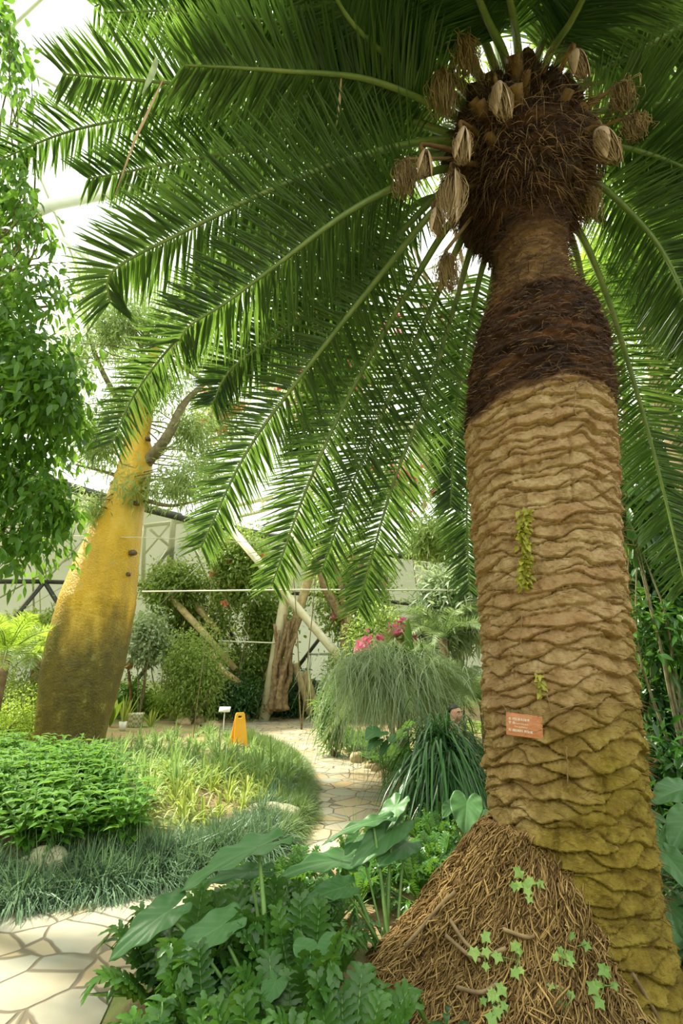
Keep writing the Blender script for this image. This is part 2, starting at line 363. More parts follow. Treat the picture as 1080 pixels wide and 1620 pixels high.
def glassmat(name, col, f, haze):
    m, nt, _, _ = newmat(name); n = noise(nt, .35, 4)
    tr = nt.nodes.new('ShaderNodeBsdfTransparent'); tr.inputs[0].default_value = (*col, 1)
    df = nt.nodes.new('ShaderNodeBsdfTranslucent'); df.inputs[0].default_value = (*haze, 1)
    d2 = nt.nodes.new('ShaderNodeBsdfDiffuse'); d2.inputs[0].default_value = (*haze, 1)
    gl = nt.nodes.new('ShaderNodeBsdfGlossy'); gl.inputs['Roughness'].default_value = .15
    mm = nt.nodes.new('ShaderNodeMixShader'); nt.links.new(df.outputs[0], mm.inputs[1]); nt.links.new(d2.outputs[0], mm.inputs[2]); mm.inputs[0].default_value = .5
    a = nt.nodes.new('ShaderNodeMixShader'); nt.links.new(tr.outputs[0], a.inputs[1]); nt.links.new(mm.outputs[0], a.inputs[2])
    nt.links.new(mth(nt, 'MULTIPLY', n, f*2, True), a.inputs[0])
    b = nt.nodes.new('ShaderNodeMixShader'); b.inputs[0].default_value = .03; nt.links.new(a.outputs[0], b.inputs[1]); nt.links.new(gl.outputs[0], b.inputs[2])
    o = nt.nodes.new('ShaderNodeOutputMaterial'); nt.links.new(b.outputs[0], o.inputs[0]); return m
M['roofglass'] = glassmat('roof_glass', (.97,1,.98), .04, (.8,.85,.8))
M['wallglass'] = glassmat('wall_glass', (.30,.32,.22), .5, (.15,.155,.08))
for b, nm, mt, lb in ((bm, 'ceiling', M['roofglass'], 'clear glazed dome roof'), (b2, 'wall_back', M['wallglass'], 'grey-green hazy lower glass band of the dome')):
    me = bpy.data.meshes.new(nm); b.to_mesh(me); b.free(); me.materials.append(mt); o = bpy.data.objects.new(nm, me); C.objects.link(o); struct(o, lb)
mb = MB(); mlow = MB()
for a, b in ev:
    z = max(a[2], b[2]); d = DC+(a-DC)*.995; e = DC+(b-DC)*.995
    tube(mb if z > 7 else mlow, [d, e], .04 if z > 7 else .08, 6)
struct(mb.build('trim_1', M['steel_w']), 'thin white glazing bars of the dome roof')
struct(mlow.build('trim_2', M['dark_bar']), 'dark crossing glazing bars of the lower glass')
mb = MB()
for a, b in rim: tube(mb, [DC+(a-DC)*.99, DC+(b-DC)*.99], .16, 8)
struct(mb.build('trim_3', M['dark_bar']), 'dark ring beam on top of the lower glass')
# dark gate at end of path
p0 = atZ(492,1131,0); p1 = atZ(522,1131,0); top = 2.2
pb = thing('door_1', 'dark grey double gate closing the far end of the path', 'gate', (p0+p1)/2); pb['kind'] = 'structure'
W = (p1[0]-p0[0])*1.25; cx, cy = (p0[0]+p1[0])/2, p0[1]+.35
mdoor = simple('gate_grey', (.10,.11,.12), (.2,.22,.22), .5, 4)
for s in (-1, 1):
    mb = MB(); box(mb, (cx+s*W*.25, cy, .62), W*.47, .05, 1.2)
    for q in range(4): box(mb, (cx+s*W*.25-W*.18+q*W*.12, cy-.03, .62), .03, .03, 1.15)
    lf = mb.build('door_leaf', mdoor, pb)
    mb = MB(); tube(mb, [(cx+s*.06, cy-.07, .6), (cx+s*.06, cy-.07, .75)], .012, 8); mb.build('handle', M['steel_w'], lf)
mb = MB(); box(mb, (cx-W*.52, cy, 1.1), .09, .09, 2.2); box(mb, (cx+W*.52, cy, 1.1), .09, .09, 2.2); box(mb, (cx, cy, 2.2), W*1.12, .09, .09)
mb.build('door_frame', M['steel_w'], pb)
# ------------------------------------------------------------------ the big date palm
TAB = [(1640,800,1062),(1560,795,1050),(1500,790,1040),(1400,785,1024),(1300,780,1011),(1200,775,1002),(1100,772,990),(1000,768,979),(900,760,970),(800,751,962),
       (700,742,957),(650,742,955),(600,748,952),(550,755,945),(500,768,925),(470,779,906),(430,789,894),(400,784,893),(370,768,900),(340,745,912),(310,728,925),(280,715,938),(240,705,948),(200,715,945),(150,745,925),(110,770,900)]
YP = 3.12
hs, xs, rs = [], [], []
for py, a, b in TAB:
    l = atY(a, py, YP); r = atY(b, py, YP); hs.append(l[2]); xs.append((l[0]+r[0])/2); rs.append((r[0]-l[0])/2)
hs, xs, rs = map(np.array, (hs, xs, rs)); rs[:5] *= 1.0
def paxis(h): return np.interp(h, hs, xs)
def prad(h): return np.interp(h, hs, rs)
PB = (float(xs[0]), YP, 0.05)
palm = thing('date_palm', 'giant date palm with thick scarred trunk and drooping green fronds', 'palm tree', PB)
def smooth_tab(h, arr):
    return sum(np.interp(h+d, hs, arr)*wt for d, wt in ((-.12,.1),(-.06,.2),(0,.4),(.06,.2),(.12,.1)))
nth, nh = 460, 900
th = np.arange(nth)*2*PI/nth; H = np.linspace(-.05, 5.75, nh); TH, HH = np.meshgrid(th, H)
Rb = smooth_tab(HH, rs); Cx = smooth_tab(HH, xs)
flare = np.clip((.45-HH)/.5, 0, 1)**2*.12; Rb = Rb + flare
P0 = np.stack([np.cos(TH), np.sin(TH), HH], -1)
hw = HH + .06*fbm(P0*[1.9,1.9,1.8], 3) + .022*vnoise(P0*[5,5,9])
tw = TH + .55*vnoise(P0*[1.5,1.5,4.2]+5) + .16*vnoise(P0*[4,4,14]+9)
hw = hw + .03*np.sin(TH*1-.5)
NN, HH_ = 5, .105
a = tw/(2*PI)*NN; b = hw/HH_
def lat(a, b):
    ia, ib = np.floor(a), np.floor(b); du = a-ia-.5; dv = b-ib-.5
    q = 1-np.abs(2*du)**1.15-np.abs(2*dv); hsh = np.sin((ia % NN)*12.9898+ib*78.233)*43758.5453; return q, dv, hsh-np.floor(hsh)
q1, d1, h1 = lat(a, b); q2, d2, h2 = lat(a+.5, b+.5); s_ = q1 > q2
q = np.where(s_, q1, q2); dv = np.where(s_, d1, d2); hc = np.where(s_, h1, h2)
lip = np.clip(q/.20, 0, 1)**.6
disp = .024*lip + (-dv)*.034*(.4+1.2*hc)*lip + .012*(hc-.5)
disp += .020*fbm(P0*[7,7,18], 4) + .007*vnoise(P0*[34,34,60])
disp -= .022*np.exp(-(q/.07)**2)*(vnoise(P0*[3,3,7]+31) > -.35)
disp += -.010*np.clip(vnoise(P0*[16,16,5]+3)-.45, 0, 1)*3
fibr = .035*fbm(P0*[3,3,22], 4) + .035*np.maximum(0, np.sin(b*2*PI*1.0+2*vnoise(P0*3)))*.6 + .02*fbm(P0*[14,14,30], 3)
neck = .010*np.sin(b*2*PI*1.6+3*vnoise(P0*[2,2,5])) + .012*fbm(P0*[5,5,40], 3)
zb = np.clip((HH + .10*fbm(P0*3, 2) + .03*np.sin(TH) - 3.28)/.06, 0, 1)
zn = np.clip((HH - 4.25)/.15, 0, 1); zc = np.clip((HH - 4.85)/.25, 0, 1)
D_ = disp*(1-zb) + zb*((1-zn)*(fibr+.01) + zn*(neck*(1-zc) + zc*(.09*fbm(P0*[3,3,6], 4))))
R_ = Rb - .012 + D_
V = np.stack([Cx + R_*np.cos(TH), YP + R_*np.sin(TH), HH], -1)
i = np.arange(nh-1)[:, None]*nth; j = np.arange(nth)[None]; j2 = (j+1) % nth
mb = MB(); mb.add(V.reshape(-1, 3), [np.stack([i+j, i+j2, i+nth+j2, i+nth+j], -1).reshape(-1, 4), (np.arange(nth)+(nh-1)*nth)[None]], hc.ravel(), zb.ravel())
m, nt, _, _ = newmat('palm_trunk')
tc = nt.nodes.new('ShaderNodeTexCoord'); sp = nt.nodes.new('ShaderNodeSeparateXYZ'); nt.links.new(tc.outputs['Object'], sp.inputs[0]); z = sp.outputs[2]
nA = noise(nt, 2.2, 4); nB = noise(nt, 9, 6, .7); nC = noise(nt, 40, 4, .7, stretch=(1,1,2.5)); nD = noise(nt, 3, 5, .6, stretch=(1,1,5))
tan = ramp(nt, nB, [(.25, (.16,.09,.04)), (.5, (.41,.28,.14)), (.75, (.62,.48,.29))])
tan = mixc(nt, mth(nt, 'MULTIPLY', attr(nt, 'rnd'), .4), tan, (.28,.13,.055))
moss = ramp(nt, nB, [(.25, (.10,.065,.01)), (.5, (.22,.165,.018)), (.75, (.34,.27,.04))])
zz = mth(nt, 'ADD', z, mth(nt, 'MULTIPLY', mth(nt, 'SUBTRACT', nA, .5), 1.6)); zz = mth(nt, 'SUBTRACT', zz, mth(nt, 'MULTIPLY', sp.outputs[0], .9))
mossf = ramp(nt, mth(nt, 'MULTIPLY', zz, .25), [(.22, (.9,.9,.9)), (.43, (0,0,0))])
c = mixc(nt, mossf, tan, moss)
dark = ramp(nt, nD, [(.3, (.008,.005,.004)), (.52, (.045,.02,.01)), (.72, (.17,.07,.028))])
neckc = ramp(nt, nD, [(.3, (.07,.032,.014)), (.5, (.20,.11,.045)), (.7, (.36,.22,.10))])
c = mixc(nt, attr(nt, 'along'), c, dark)
zn_ = mth(nt, 'ADD', z, mth(nt, 'MULTIPLY', nA, .2))
c = mixc(nt, ramp(nt, mth(nt, 'MULTIPLY', zn_, .1), [(.425,(0,0,0)),(.445,(1,1,1)),(.48,(1,1,1)),(.505,(0,0,0))]), c, neckc)
finish(nt, c, .9, bump=mth(nt, 'ADD', nB, mth(nt, 'MULTIPLY', nC, .7)), bstr=1.0, bdist=.016, spec=.2)
trunk = mb.build('trunk', m, palm, smooth=True)
# loose fibres on the bulge, the neck and under the crown
def surf(h, t, out=0.0):
    r = smooth_tab(h, rs)+out; return np.stack([smooth_tab(h, xs)+r*np.cos(t), YP+r*np.sin(t), h], -1)
mb = MB(); k = 9000; h = rng.uniform(3.3, 5.6, k); t = rng.uniform(-PI, PI, k)
O = surf(h, t, .0); out = np.stack([np.cos(t), np.sin(t), 0*t], -1); tg = np.stack([-np.sin(t), np.cos(t), 0*t], -1)
D = out*rng.uniform(.15,.7,(k,1)) + tg*rng.normal(0,.9,(k,1)) + UP*rng.normal(-.15,.35,(k,1))
blades(mb, O, D, out, rng.uniform(.03,.13,k), rng.uniform(.003,.008,k), .3, LEAF3, 0)
fz = mb.build('fibre', M['fibre'], palm); fz['label'] = 'dark loose fibres on the upper trunk'
mb = MB(); k = 2600; h = rng.uniform(.2, 4.6, k); t = rng.uniform(-PI, 0, k)
O = surf(h, t, .005); out = np.stack([np.cos(t), np.sin(t), 0*t], -1); tg = np.stack([-np.sin(t), np.cos(t), 0*t], -1)
blades(mb, O, out*.5+tg*rng.normal(0,1,(k,1)), out, rng.uniform(.03,.10,k), .004, .25, LEAF3, 0)
fz = mb.build('fibre', M['fibre_l'], palm); fz['label'] = 'fine pale fibres over the leaf scars'
# crown heart (mass of old leaf bases)
CX, CZ = float(np.interp(5.7, hs, xs)), 5.75
CR = V3(CX, YP, CZ)
mb = MB(); nn, kk = 96, 60; ph = np.linspace(.02, PI-.02, kk); tt = np.arange(nn)*2*PI/nn; T2, P2 = np.meshgrid(tt, ph)
S = np.stack([np.sin(P2)*np.cos(T2), np.sin(P2)*np.sin(T2), -np.cos(P2)], -1)
rr = 1+.5*fbm(S*3, 4)+.12*np.abs(np.sin(T2*9+P2*7))
Vc = CR + S*rr[..., None]*[.50,.48,.74] + [-.05,0,.12]
i = np.arange(kk-1)[:, None]*nn; j = np.arange(nn)[None]; j2 = (j+1) % nn
mb.add(Vc.reshape(-1, 3), np.stack([i+j, i+j2, i+nn+j2, i+nn+j], -1).reshape(-1, 4), .4)
mb.build('crown_heart', simple('crown_heart', (.008,.004,.002), (.05,.024,.01), .95, 9, .9, .04), palm)
mb = MB(); k = 16000; d = nrm(rng.normal(0, 1, (k, 3))); d = nrm(d-[0,.2,0]); O = CR + d*[.56,.54,.82]*rng.uniform(.85,1.08,(k,1))+[-.05,0,.12]
blades(mb, O, d+rng.normal(0,.7,(k,3))+[0,0,-.4], d, rng.uniform(.06,.20,k), rng.uniform(.004,.012,k), .5, LEAF3, 0)
fz = mb.build('fibre', M['fibre'], palm); fz['label'] = 'matted dark fibres of the crown'
mb = MB(); k = 2600; d = nrm(rng.normal(0, 1, (k, 3))); d[:, 1] -= .4; O = CR + d*[.52,.50,.76]+[-.05,0,.12]
blades(mb, O, d+rng.normal(0,.8,(k,3))+[0,0,-.6], d, rng.uniform(.08,.24,k), rng.uniform(.003,.006,k), .6, LEAF3, 0)
fz = mb.build('fibre', M['fibre_l'], palm); fz['label'] = 'straw-coloured fibres of the crown'
for q in range(38):   # cut petiole stubs
    az = rng.uniform(-PI*1.1, PI*.1); el = rng.uniform(-.5, .75); d = V3(math.cos(az)*math.cos(el), math.sin(az)*math.cos(el), math.sin(el))
    o = CR + d*[.46,.44,.72] + [-.05,0,.1]; Ls = rng.uniform(.14,.30); d = nrm(d + V3(0,0,.35)); w_ = rng.uniform(.06,.11)
    side = nrm(np.cross(d, UP)); nr = np.cross(side, d); mb = MB()
    P = []; 
    for s_, ws in ((-.1,1.5),(.35,1.15),(.75,.85),(1,.8)):
        c0 = o + d*Ls*s_ - UP*.03*s_; P += [c0-side*w_*ws*.6, c0+nr*w_*.35*ws, c0+side*w_*ws*.6, c0-nr*w_*.35*ws]
    i = np.arange(3)[:, None]*4; j = np.arange(4)[None]; j2 = (j+1) % 4
    mb.add(P, [np.stack([i+j, i+j2, i+4+j2, i+4+j], -1).reshape(-1, 4), np.array([[12,13,14,15]]), np.array([[3,2,1,0]])])
    mb.build('petiole_stub', M['stub'], palm)
# fronds ---------------------------------------------------------------
def frond(P, parent, n=95, LL=.52, wid=.026, face=.5, mat='palm', lift=.25, r0=.028, start=.14, a0=76, a1=50, droop=.10, name='frond', rmat='rachis', jit=.13, prof=None, tipL=.75):
    P, Lr = resample(spline(P, 60), 60); T = nrm(np.gradient(P, axis=0))
    ub = V3(0, 0, 1); hor = nrm(V3(P[-1][0]-P[0][0], P[-1][1]-P[0][1], 0)); nat = V3(hor[1], -hor[0], 0)
    S = []
    for p, t in zip(P, T):
        v = nrm(p-CAM); vp = nrm(np.cross(t, v))
        if np.dot(vp, nat) < 0: vp = -vp
        S.append(nrm(nat*(1-face)+vp*face))
    S = np.array(S); S = nrm(S - T*np.sum(S*T, 1)[:, None]); Nm = nrm(np.cross(S, T)); Nm = np.where(Nm[:, 2:3] < -.2, -Nm, Nm)
    mr = MB(); tube(mr, P, np.linspace(r0, r0*.18, 60), 7)
    ml = MB()
    for sd in (-1, 1):
        u = start+(1-start)*np.linspace(0, 1, n)**.82+rng.normal(0, .3/n, n); u = np.clip(u, 0, 1)
        f = lambda A: np.stack([np.interp(u, np.linspace(0,1,60), A[:, k]) for k in range(3)], 1)
        O, t_, s_, n_ = f(P), f(T), f(S), f(Nm)
        al = np.radians(a0+(a1-a0)*u**1.5)+rng.normal(0, jit*.6, n)
        lf = lift*(1-u*.6)*(1+.8*rng.normal(0, 1, n)*(1-u))
        D = t_*np.cos(al)[:, None] + s_*(sd*np.sin(al))[:, None] + n_*lf[:, None] + rng.normal(0, jit*.45, (n, 3))
        L_ = LL*(.55+.45*np.sin(PI*np.clip((u-start)/(1-start), 0, 1)**.7*.93+.12))*rng.uniform(.88, 1.08, n)
        L_ = L_*np.where(u > .8, 1-(u-.8)/.2*(1-tipL), 1)
        k = {} if prof is None else dict(prof=prof)
        blades(ml, O, D, n_, L_, wid*rng.uniform(.8,1.15,n), droop*rng.uniform(.3,1.8,n), fold=.35, **k)
    fo = ml.build(name, M[mat], parent)
    mr.build('rachis', M[rmat], fo, smooth=True); return fo
B = lambda px, py, t=4.3: at(px, py, t)
FR = [ # control points (px, py, depth), face blend, leaf length, material
 ([(730,190,4.25),(590,128,3.9),(440,112,3.6),(292,103,3.35)], .6, .56, 'palm'),
 ([(720,215,4.3),(560,168,4.2),(330,138,4.1),(100,117,3.9)], .6, .52, 'palm_dark'),
 ([(720,150,4.6),(520,130,4.7),(300,170,4.7),(120,205,4.6),(5,250,4.5)], .6, .45, 'palm_dark'),
 ([(730,230,4.5),(600,205,4.6),(400,235,4.5),(140,283,4.3)], .5, .46, 'palm_dark'),
 ([(700,222,4.2),(560,250,3.9),(430,300,3.75),(300,362,3.6),(195,416,3.5),(170,445,3.5),(174,478,3.55)], .65, .50, 'palm'),
 ([(690,270,4.2),(560,330,3.95),(430,425,3.8),(355,480,3.7),(300,515,3.6),(284,540,3.6)], .65, .52, 'palm'),
 ([(710,235,4.6),(560,300,4.8),(400,420,4.9),(290,525,4.7),(215,620,4.5),(178,700,4.3)], .7, .40, 'palm'),
 ([(715,290,4.4),(600,400,4.5),(480,500,4.5),(370,580,4.4),(335,640,4.3)], .65, .42, 'palm_dark'),
 ([(700,320,4.3),(590,450,4.4),(480,590,4.4),(390,715,4.3),(318,865,4.1)], .75, 0.41, 'palm'),
 ([(715,350,4.4),(640,470,4.6),(560,610,4.7),(490,760,4.6),(430,925,4.5)], .75, 0.45, 'palm'),
 ([(735,370,4.5),(690,470,4.8),(620,620,4.9),(560,760,4.9),(508,905,4.8)], .75, 0.45, 'palm'),
 ([(750,380,4.6),(720,480,4.9),(670,640,5.0),(620,770,5.0),(565,965,4.9)], .75, 0.47, 'palm'),
 ([(775,380,4.7),(745,500,5.1),(722,640,5.3),(712,800,5.2)], .75, .40, 'palm_dark'),
 ([(790,390,4.7),(765,520,5.4),(745,650,5.7),(738,800,5.7),(742,935,5.5)], .75, .48, 'palm_dark'),
 ([(660,245,4.6),(560,330,5.0),(480,440,5.2),(420,560,5.2),(350,600,5.1)], .6, .42, 'palm_dark'),
 ([(650,330,4.8),(590,440,5.2),(540,560,5.3),(470,720,5.2)], .7, .42, 'palm_dark'),
 ([(915,365,4.6),(960,470,4.8),(1010,630,4.9),(1050,780,4.8),(1085,930,4.6)], .75, .46, 'palm'),
 ([(940,340,4.6),(1010,420,4.9),(1080,560,5.0),(1130,760,5.0)], .7, .38, 'palm_dark'),
 ([(935,285,4.4),(1010,350,4.4),(1060,420,4.3),(1110,540,4.2)], .6, .5, 'palm'),
 ([(905,380,4.8),(930,500,5.4),(950,640,5.8),(965,820,5.8)], .6, .45, 'palm_dark'),
 ([(945,230,4.4),(1030,245,4.3),(1140,290,4.1)], .6, .5, 'palm_dark'),
 ([(940,180,4.4),(1040,165,4.3),(1150,165,4.1),(1260,200,4)], .6, .5, 'palm'),
 ([(930,130,4.4),(1030,70,4.2),(1120,20,4.0),(1230,-10,3.8)], .6, .5, 'palm'),
 ([(910,100,4.4),(1000,60,4.5),(1110,50,4.6),(1230,60,4.7)], .6, .5, 'palm_dark'),
 ([(880,100,4.3),(930,40,4.1),(1010,-40,3.7),(1100,-120,3.3)], .5, .5, 'palm'),
 ([(800,95,4.2),(770,30,3.9),(735,-60,3.4),(690,-200,2.9)], .4, .45, 'palm_dark'),
 ([(865,95,4.2),(905,30,3.9),(950,-60,3.5),(1010,-200,3)], .4, .45, 'palm_dark'),
 ([(715,150,4.2),(640,110,4.0),(560,40,3.6),(500,-60,3.2)], .5, .5, 'palm_dark'),
 ([(850,90,4.3),(880,20,4.0),(920,-90,3.5),(960,-250,3)], .4, .5, 'palm'),
 ([(820,90,4.3),(810,20,3.9),(790,-80,3.4),(760,-260,2.8)], .4, .5, 'palm'),
 ([(780,100,4.3),(745,20,3.9),(700,-60,3.5),(620,-200,3)], .4, .5, 'palm'),
 ([(750,110,4.3),(690,60,4.1),(600,5,3.8),(480,-60,3.4)], .6, .54, 'palm'),
 ([(740,140,4.3),(650,90,4.2),(540,55,4.0),(400,30,3.7),(290,22,3.5)], .6, .55, 'palm_dark'),
 ([(760,120,4.6),(640,40,4.7),(480,15,4.7),(310,15,4.6),(170,20,4.4)], .6, .5, 'palm_dark'),
 ([(740,90,4.8),(600,-20,5),(400,-50,5),(220,-20,4.8),(150,10,4.7)], .6, .5, 'palm'),
 ([(700,160,5.0),(520,200,5.4),(380,260,5.4),(250,340,5.2)], .5, .45, 'palm_dark'),
 ([(690,180,5.0),(560,260,5.5),(430,350,5.6),(330,450,5.4)], .5, .45, 'palm_dark'),
 ([(700,200,5.2),(620,310,5.8),(560,420,6.0),(500,560,5.8)], .5, .45, 'palm_dark'),
 ([(960,200,5.0),(1050,230,5.4),(1130,330,5.4),(1160,420,5.2)], .5, .5, 'palm_dark'),
 ([(780,60,5.0),(740,-30,5.2),(660,-70,5.2),(560,-40,5.0)], .5, .5, 'palm'),
 ([(900,60,5.0),(960,-20,5.2),(1050,-40,5.2),(1150,-10,5.0)], .5, .5, 'palm'),
 ([(860,40,5.0),(880,-60,5.2),(900,-160,5.0)], .5, .5, 'palm'),
]
for cp, fc, LLf, mt in FR:
    st = CR*.55 + B(*cp[0])*.45
    frond([st]+[B(*c) for c in cp], palm, face=fc, LL=LLf*1.2, mat=mt, n=175, wid=.023, r0=.037 if cp[-1][1] > -5 else .048, start=.20 if cp[-1][1] > -5 else .34)
# spathes with withered flower tassels
SP = [(785,135,.215,0),(732,205,.20,.3),(672,240,.12,.2),(718,270,.30,.4),(945,205,.20,-.25),(905,85,.16,-.1),(690,330,.12,.1),(1000,150,.0,0)]
for q, (px, py, L_, ln) in enumerate(SP[:7]):
    L_ = L_*2.6 if L_ < .13 else L_*2.1
    o = at(px, py, 3.72); d = nrm(V3(-ln*.4, -.12, -1)); side = V3(1, 0, 0)
    mb = MB()
    us = np.linspace(0, 1, 13); wv = np.sin(PI*us**.75)**.8*.055*(L_/.4)+.004
    for sgn in ((1,) if q == 3 else (-1, 1)):
        V = []
        for u_, ww in zip(us, wv):
            c0 = o + d*L_*u_*(1.0 if sgn > 0 else .88) + side*sgn*(.035*u_+.015) + V3(0,-.03*math.sin(PI*u_),0)
            for a_ in np.linspace(-1, 1, 5): V.append(c0 + side*(sgn*.3*ww*(1-a_*a_)+a_*ww*.38) + V3(0, ww*.9*(a_*sgn), 0))
        k = len(us); i = np.arange(k-1)[:, None]*5; j = np.arange(4)[None]
        mb.add(V, np.stack([i+j, i+j+1, i+6+j, i+5+j], -1).reshape(-1, 4))
    sp_ = mb.build('spathe', M['spathe'], palm, smooth=True)
    sm = sp_.modifiers.new('s', 'SOLIDIFY'); sm.thickness = .004
    mb = MB(); k = 170; a_ = rng.uniform(0, 2*PI, k); r_ = rng.uniform(0, 1, k)**.5*.065*(L_/.4)
    ss = np.linspace(0, 1, 6)[None, :, None]
    E = np.stack([np.cos(a_)*r_, np.sin(a_)*r_, 0*a_], -1)
    Pp = o + d*(L_*rng.uniform(.7,1.05,(k,1,1))*ss) + E[:, None]*np.sin(ss*PI*.85)*1.25 + rng.normal(0,.006,(k,6,3))
    tubes(mb, Pp, .0022, 3); mb.build('tassel', M['tassel'], sp_)
    mb = MB(); tube(mb, spline([CR+(o-CR)*.5+V3(0,0,.1), o+V3(0,0,.08), o+d*.05], 8), [.02]*3+[.016]*5, 7); mb.build('stalk', M['stub'], sp_)
# hanging dead tassels in the crown's left shade
for px, py, L_ in ((640,255,.35),(705,400,.35),(735,60,.45),(700,110,.5),(925,300,.3),(980,135,.25),(1000,185,.2),(860,330,.22)):
    o = at(px, py, 4.0); mb = MB(); k = 260; tube(mb, spline([CR+(o-CR)*.45, (CR+o)/2+V3(0,0,.12), o+V3(0,0,.02)], 8), .016, 6, .0)
    E = rng.normal(0, 1, (k, 3))*[.045,.045,.03]; ss = np.linspace(0, 1, 6)[None, :, None]
    Pp = o + E[:, None]*np.sin(ss*2.2)*1.2 - UP*(L_*rng.uniform(.6,1.1,(k,1,1))*ss) + rng.normal(0,.008,(k,6,3))
    tubes(mb, Pp, .0024, 3)
    tt_ = mb.build('tassel', M['tassel'], palm)
# root skirt ---------------------------------------------------------
bx0, by0 = float(prad(0.3)*0+paxis(.3)), YP
def skirt(u, a):   # u 0 top..1 ground
    cx_ = bx0-.20-.34*u; cy_ = by0-.08-.06*u; r = .21+.56*u**1.1
    z = .80*(1-u)**1.15+.02
    lump = .11*fbm(np.stack([np.cos(a)*2, np.sin(a)*2, u*3], -1), 3)
    return np.stack([cx_+(r+lump)*np.cos(a), cy_+(r+lump)*.86*np.sin(a), z], -1)
mb = MB(); nu, na = 40, 120; A_, U_ = np.meshgrid(np.arange(na)*2*PI/na, np.linspace(0, 1.05, nu)); V = skirt(U_, A_)
i = np.arange(nu-1)[:, None]*na; j = np.arange(na)[None]; j2 = (j+1) % na
mb.add(V.reshape(-1, 3), np.stack([i+j, i+j2, i+na+j2, i+na+j], -1).reshape(-1, 4), .3)
rs_ = mb.build('root_skirt', simple('root_skirt', (.12,.055,.015), (.36,.20,.07), .9, 22, .9, .03, stretch=(1,1,.25)), palm, smooth=True)
mb = MB(); k = 15000; a_ = rng.uniform(PI*.55, PI*2.05, k); u0 = rng.uniform(-.02, .95, k); du = rng.uniform(.05, .22, k)
ss = np.linspace(0, 1, 6)
aa = a_[:, None]+rng.normal(0,.09,(k,1))*ss+np.cumsum(rng.normal(0,.035,(k,6)),1); uu = np.clip(u0[:, None]+du[:, None]*ss, -.05, 1.03)
P = skirt(uu, aa); o_ = np.stack([np.cos(aa), np.sin(aa), .4+0*aa], -1)
P = P + o_*(.006+.045*np.sin(PI*ss)*rng.uniform(0,1,(k,1))**2)[..., None]
tubes(mb, P, rng.uniform(.0018,.0046,(k,1)), 3); mb.build('root_fibre', M['root'], rs_)
def onpalm(px, py, out=.04):
    r = ray(px, py); best = None
    for t_ in np.linspace(1.8, 5.5, 900):
        p = CAM + r*t_
        if (p[0]-paxis(p[2]))**2+(p[1]-YP)**2 < (prad(p[2])+out)**2: return p
    return CAM+r*2.7
def hit(x, y):
    r = ray(x, y); p = onpalm(x, y, .05)
    for t_ in np.linspace(1.7, 3.2, 500):
        z_ = CAM+r*t_
        u = 1-(max(z_[2]-.02,0)/.86)**(1/1.15) if z_[2] < .88 else -1
        if u >= 0:
            cx_ = bx0-.20-.34*u; cy_ = by0-.08-.06*u; rr_ = .21+.56*u**1.1+.05
            if ((z_[0]-cx_)**2+((z_[1]-cy_)/.86)**2) < rr_**2: 
                return z_ if np.linalg.norm(z_-CAM) < np.linalg.norm(p-CAM) else p
    return p
mb = MB()
for px, pts in ((0, [(712,1455),(735,1490),(765,1512),(800,1500)]), (0, [(705,1480),(740,1510),(760,1520)]), (0, [(722,1562),(760,1570),(788,1556)]), (0, [(795,1470),(830,1482),(845,1480)]), (0, [(640,1500),(690,1440),(720,1410)]), (0, [(1000,1540),(1030,1590),(1050,1630)])):
    mb = MB(); tube(mb, spline([hit(x, y) for x, y in pts], 12), .009, 6); mb.build('woody_root', M['bark'], rs_)
# creeper hanging on the trunk, thin rootlets, ivy
cr_ = thing('creeper', 'yellow-green dried creeper hanging down the middle of the palm trunk', 'creeper', tuple(onpalm(828,812)))
mb = MB(); mbs = MB()
pts = [onpalm(x, y, .03) for x, y in ((832,808),(826,840),(832,870),(828,900),(832,925))]; sp_ = spline(pts, 90); tube(mbs, sp_, .004, 5)
for rep in range(3):
    O = sp_+rng.normal(0,.012,(90,3)); blades(mb, O, rng.normal(0,1,(90,3))+[0,-.6,-.5], np.tile([0,-1,.3],(90,1))+rng.normal(0,.4,(90,3)), rng.uniform(.03,.06,90), .03, .3, OVATE, .2)
mb.build('foliage', M['moss_leaf'], cr_); mbs.build('stem', M['twig'], cr_)
cr_ = thing('creeper', 'small yellow creeper sprig above the wooden label on the palm trunk', 'creeper', tuple(onpalm(853,1075)))
mb = MB(); mbs = MB(); sp_ = spline([onpalm(x, y, .03) for x, y in ((850,1068),(855,1085),(858,1100))], 20); tube(mbs, sp_, .003, 5)
blades(mb, sp_+rng.normal(0,.008,(20,3)), rng.normal(0,1,(20,3))+[0,-.6,-.5], V3(0,-1,.3), .035, .02, .3, OVATE, .2)
mb.build('foliage', M['moss_leaf'], cr_); mbs.build('stem', M['twig'], cr_)
for pts, lb in (([(858,1085),(868,1110),(873,1128)], 'pale rootlet dangling right of the wooden label'), ([(895,1180),(897,1210),(896,1240)], 'thin pale rootlet on the mossy trunk below the label'), ([(825,975),(824,1010),(830,1040)], 'thin white rootlet on the trunk above the label'), ([(910,622),(909,645),(912,660)], 'short pale fibre strand hanging below the dark band of the trunk')):
    mb = MB(); tube(mb, spline([onpalm(x, y, .035) for x, y in pts], 16)+rng.normal(0,.003,(16,3)), .0028, 5); o = mb.build('rootlet', M['tassel'], origin=onpalm(*pts[0])); tag(o, lb, 'root')
def ivyleaf(mb, o, nrm_, up, s, r):
    ang = np.radians([0,36,72,108,144,180,216,252,288,324]); rad = np.array([1,.5,.85,.45,.6,.25,.6,.45,.85,.5])*s
    u = nrm(up-nrm_*np.dot(up, nrm_)); w_ = np.cross(nrm_, u); V = [o]+[o+(u*math.cos(a)+w_*math.sin(a))*q+nrm_*.1*s*math.cos(3*a) for a, q in zip(ang, rad)]
    mb.add(V, np.array([[0, k+1, (k+1) % 10+1] for k in range(10)]), r)
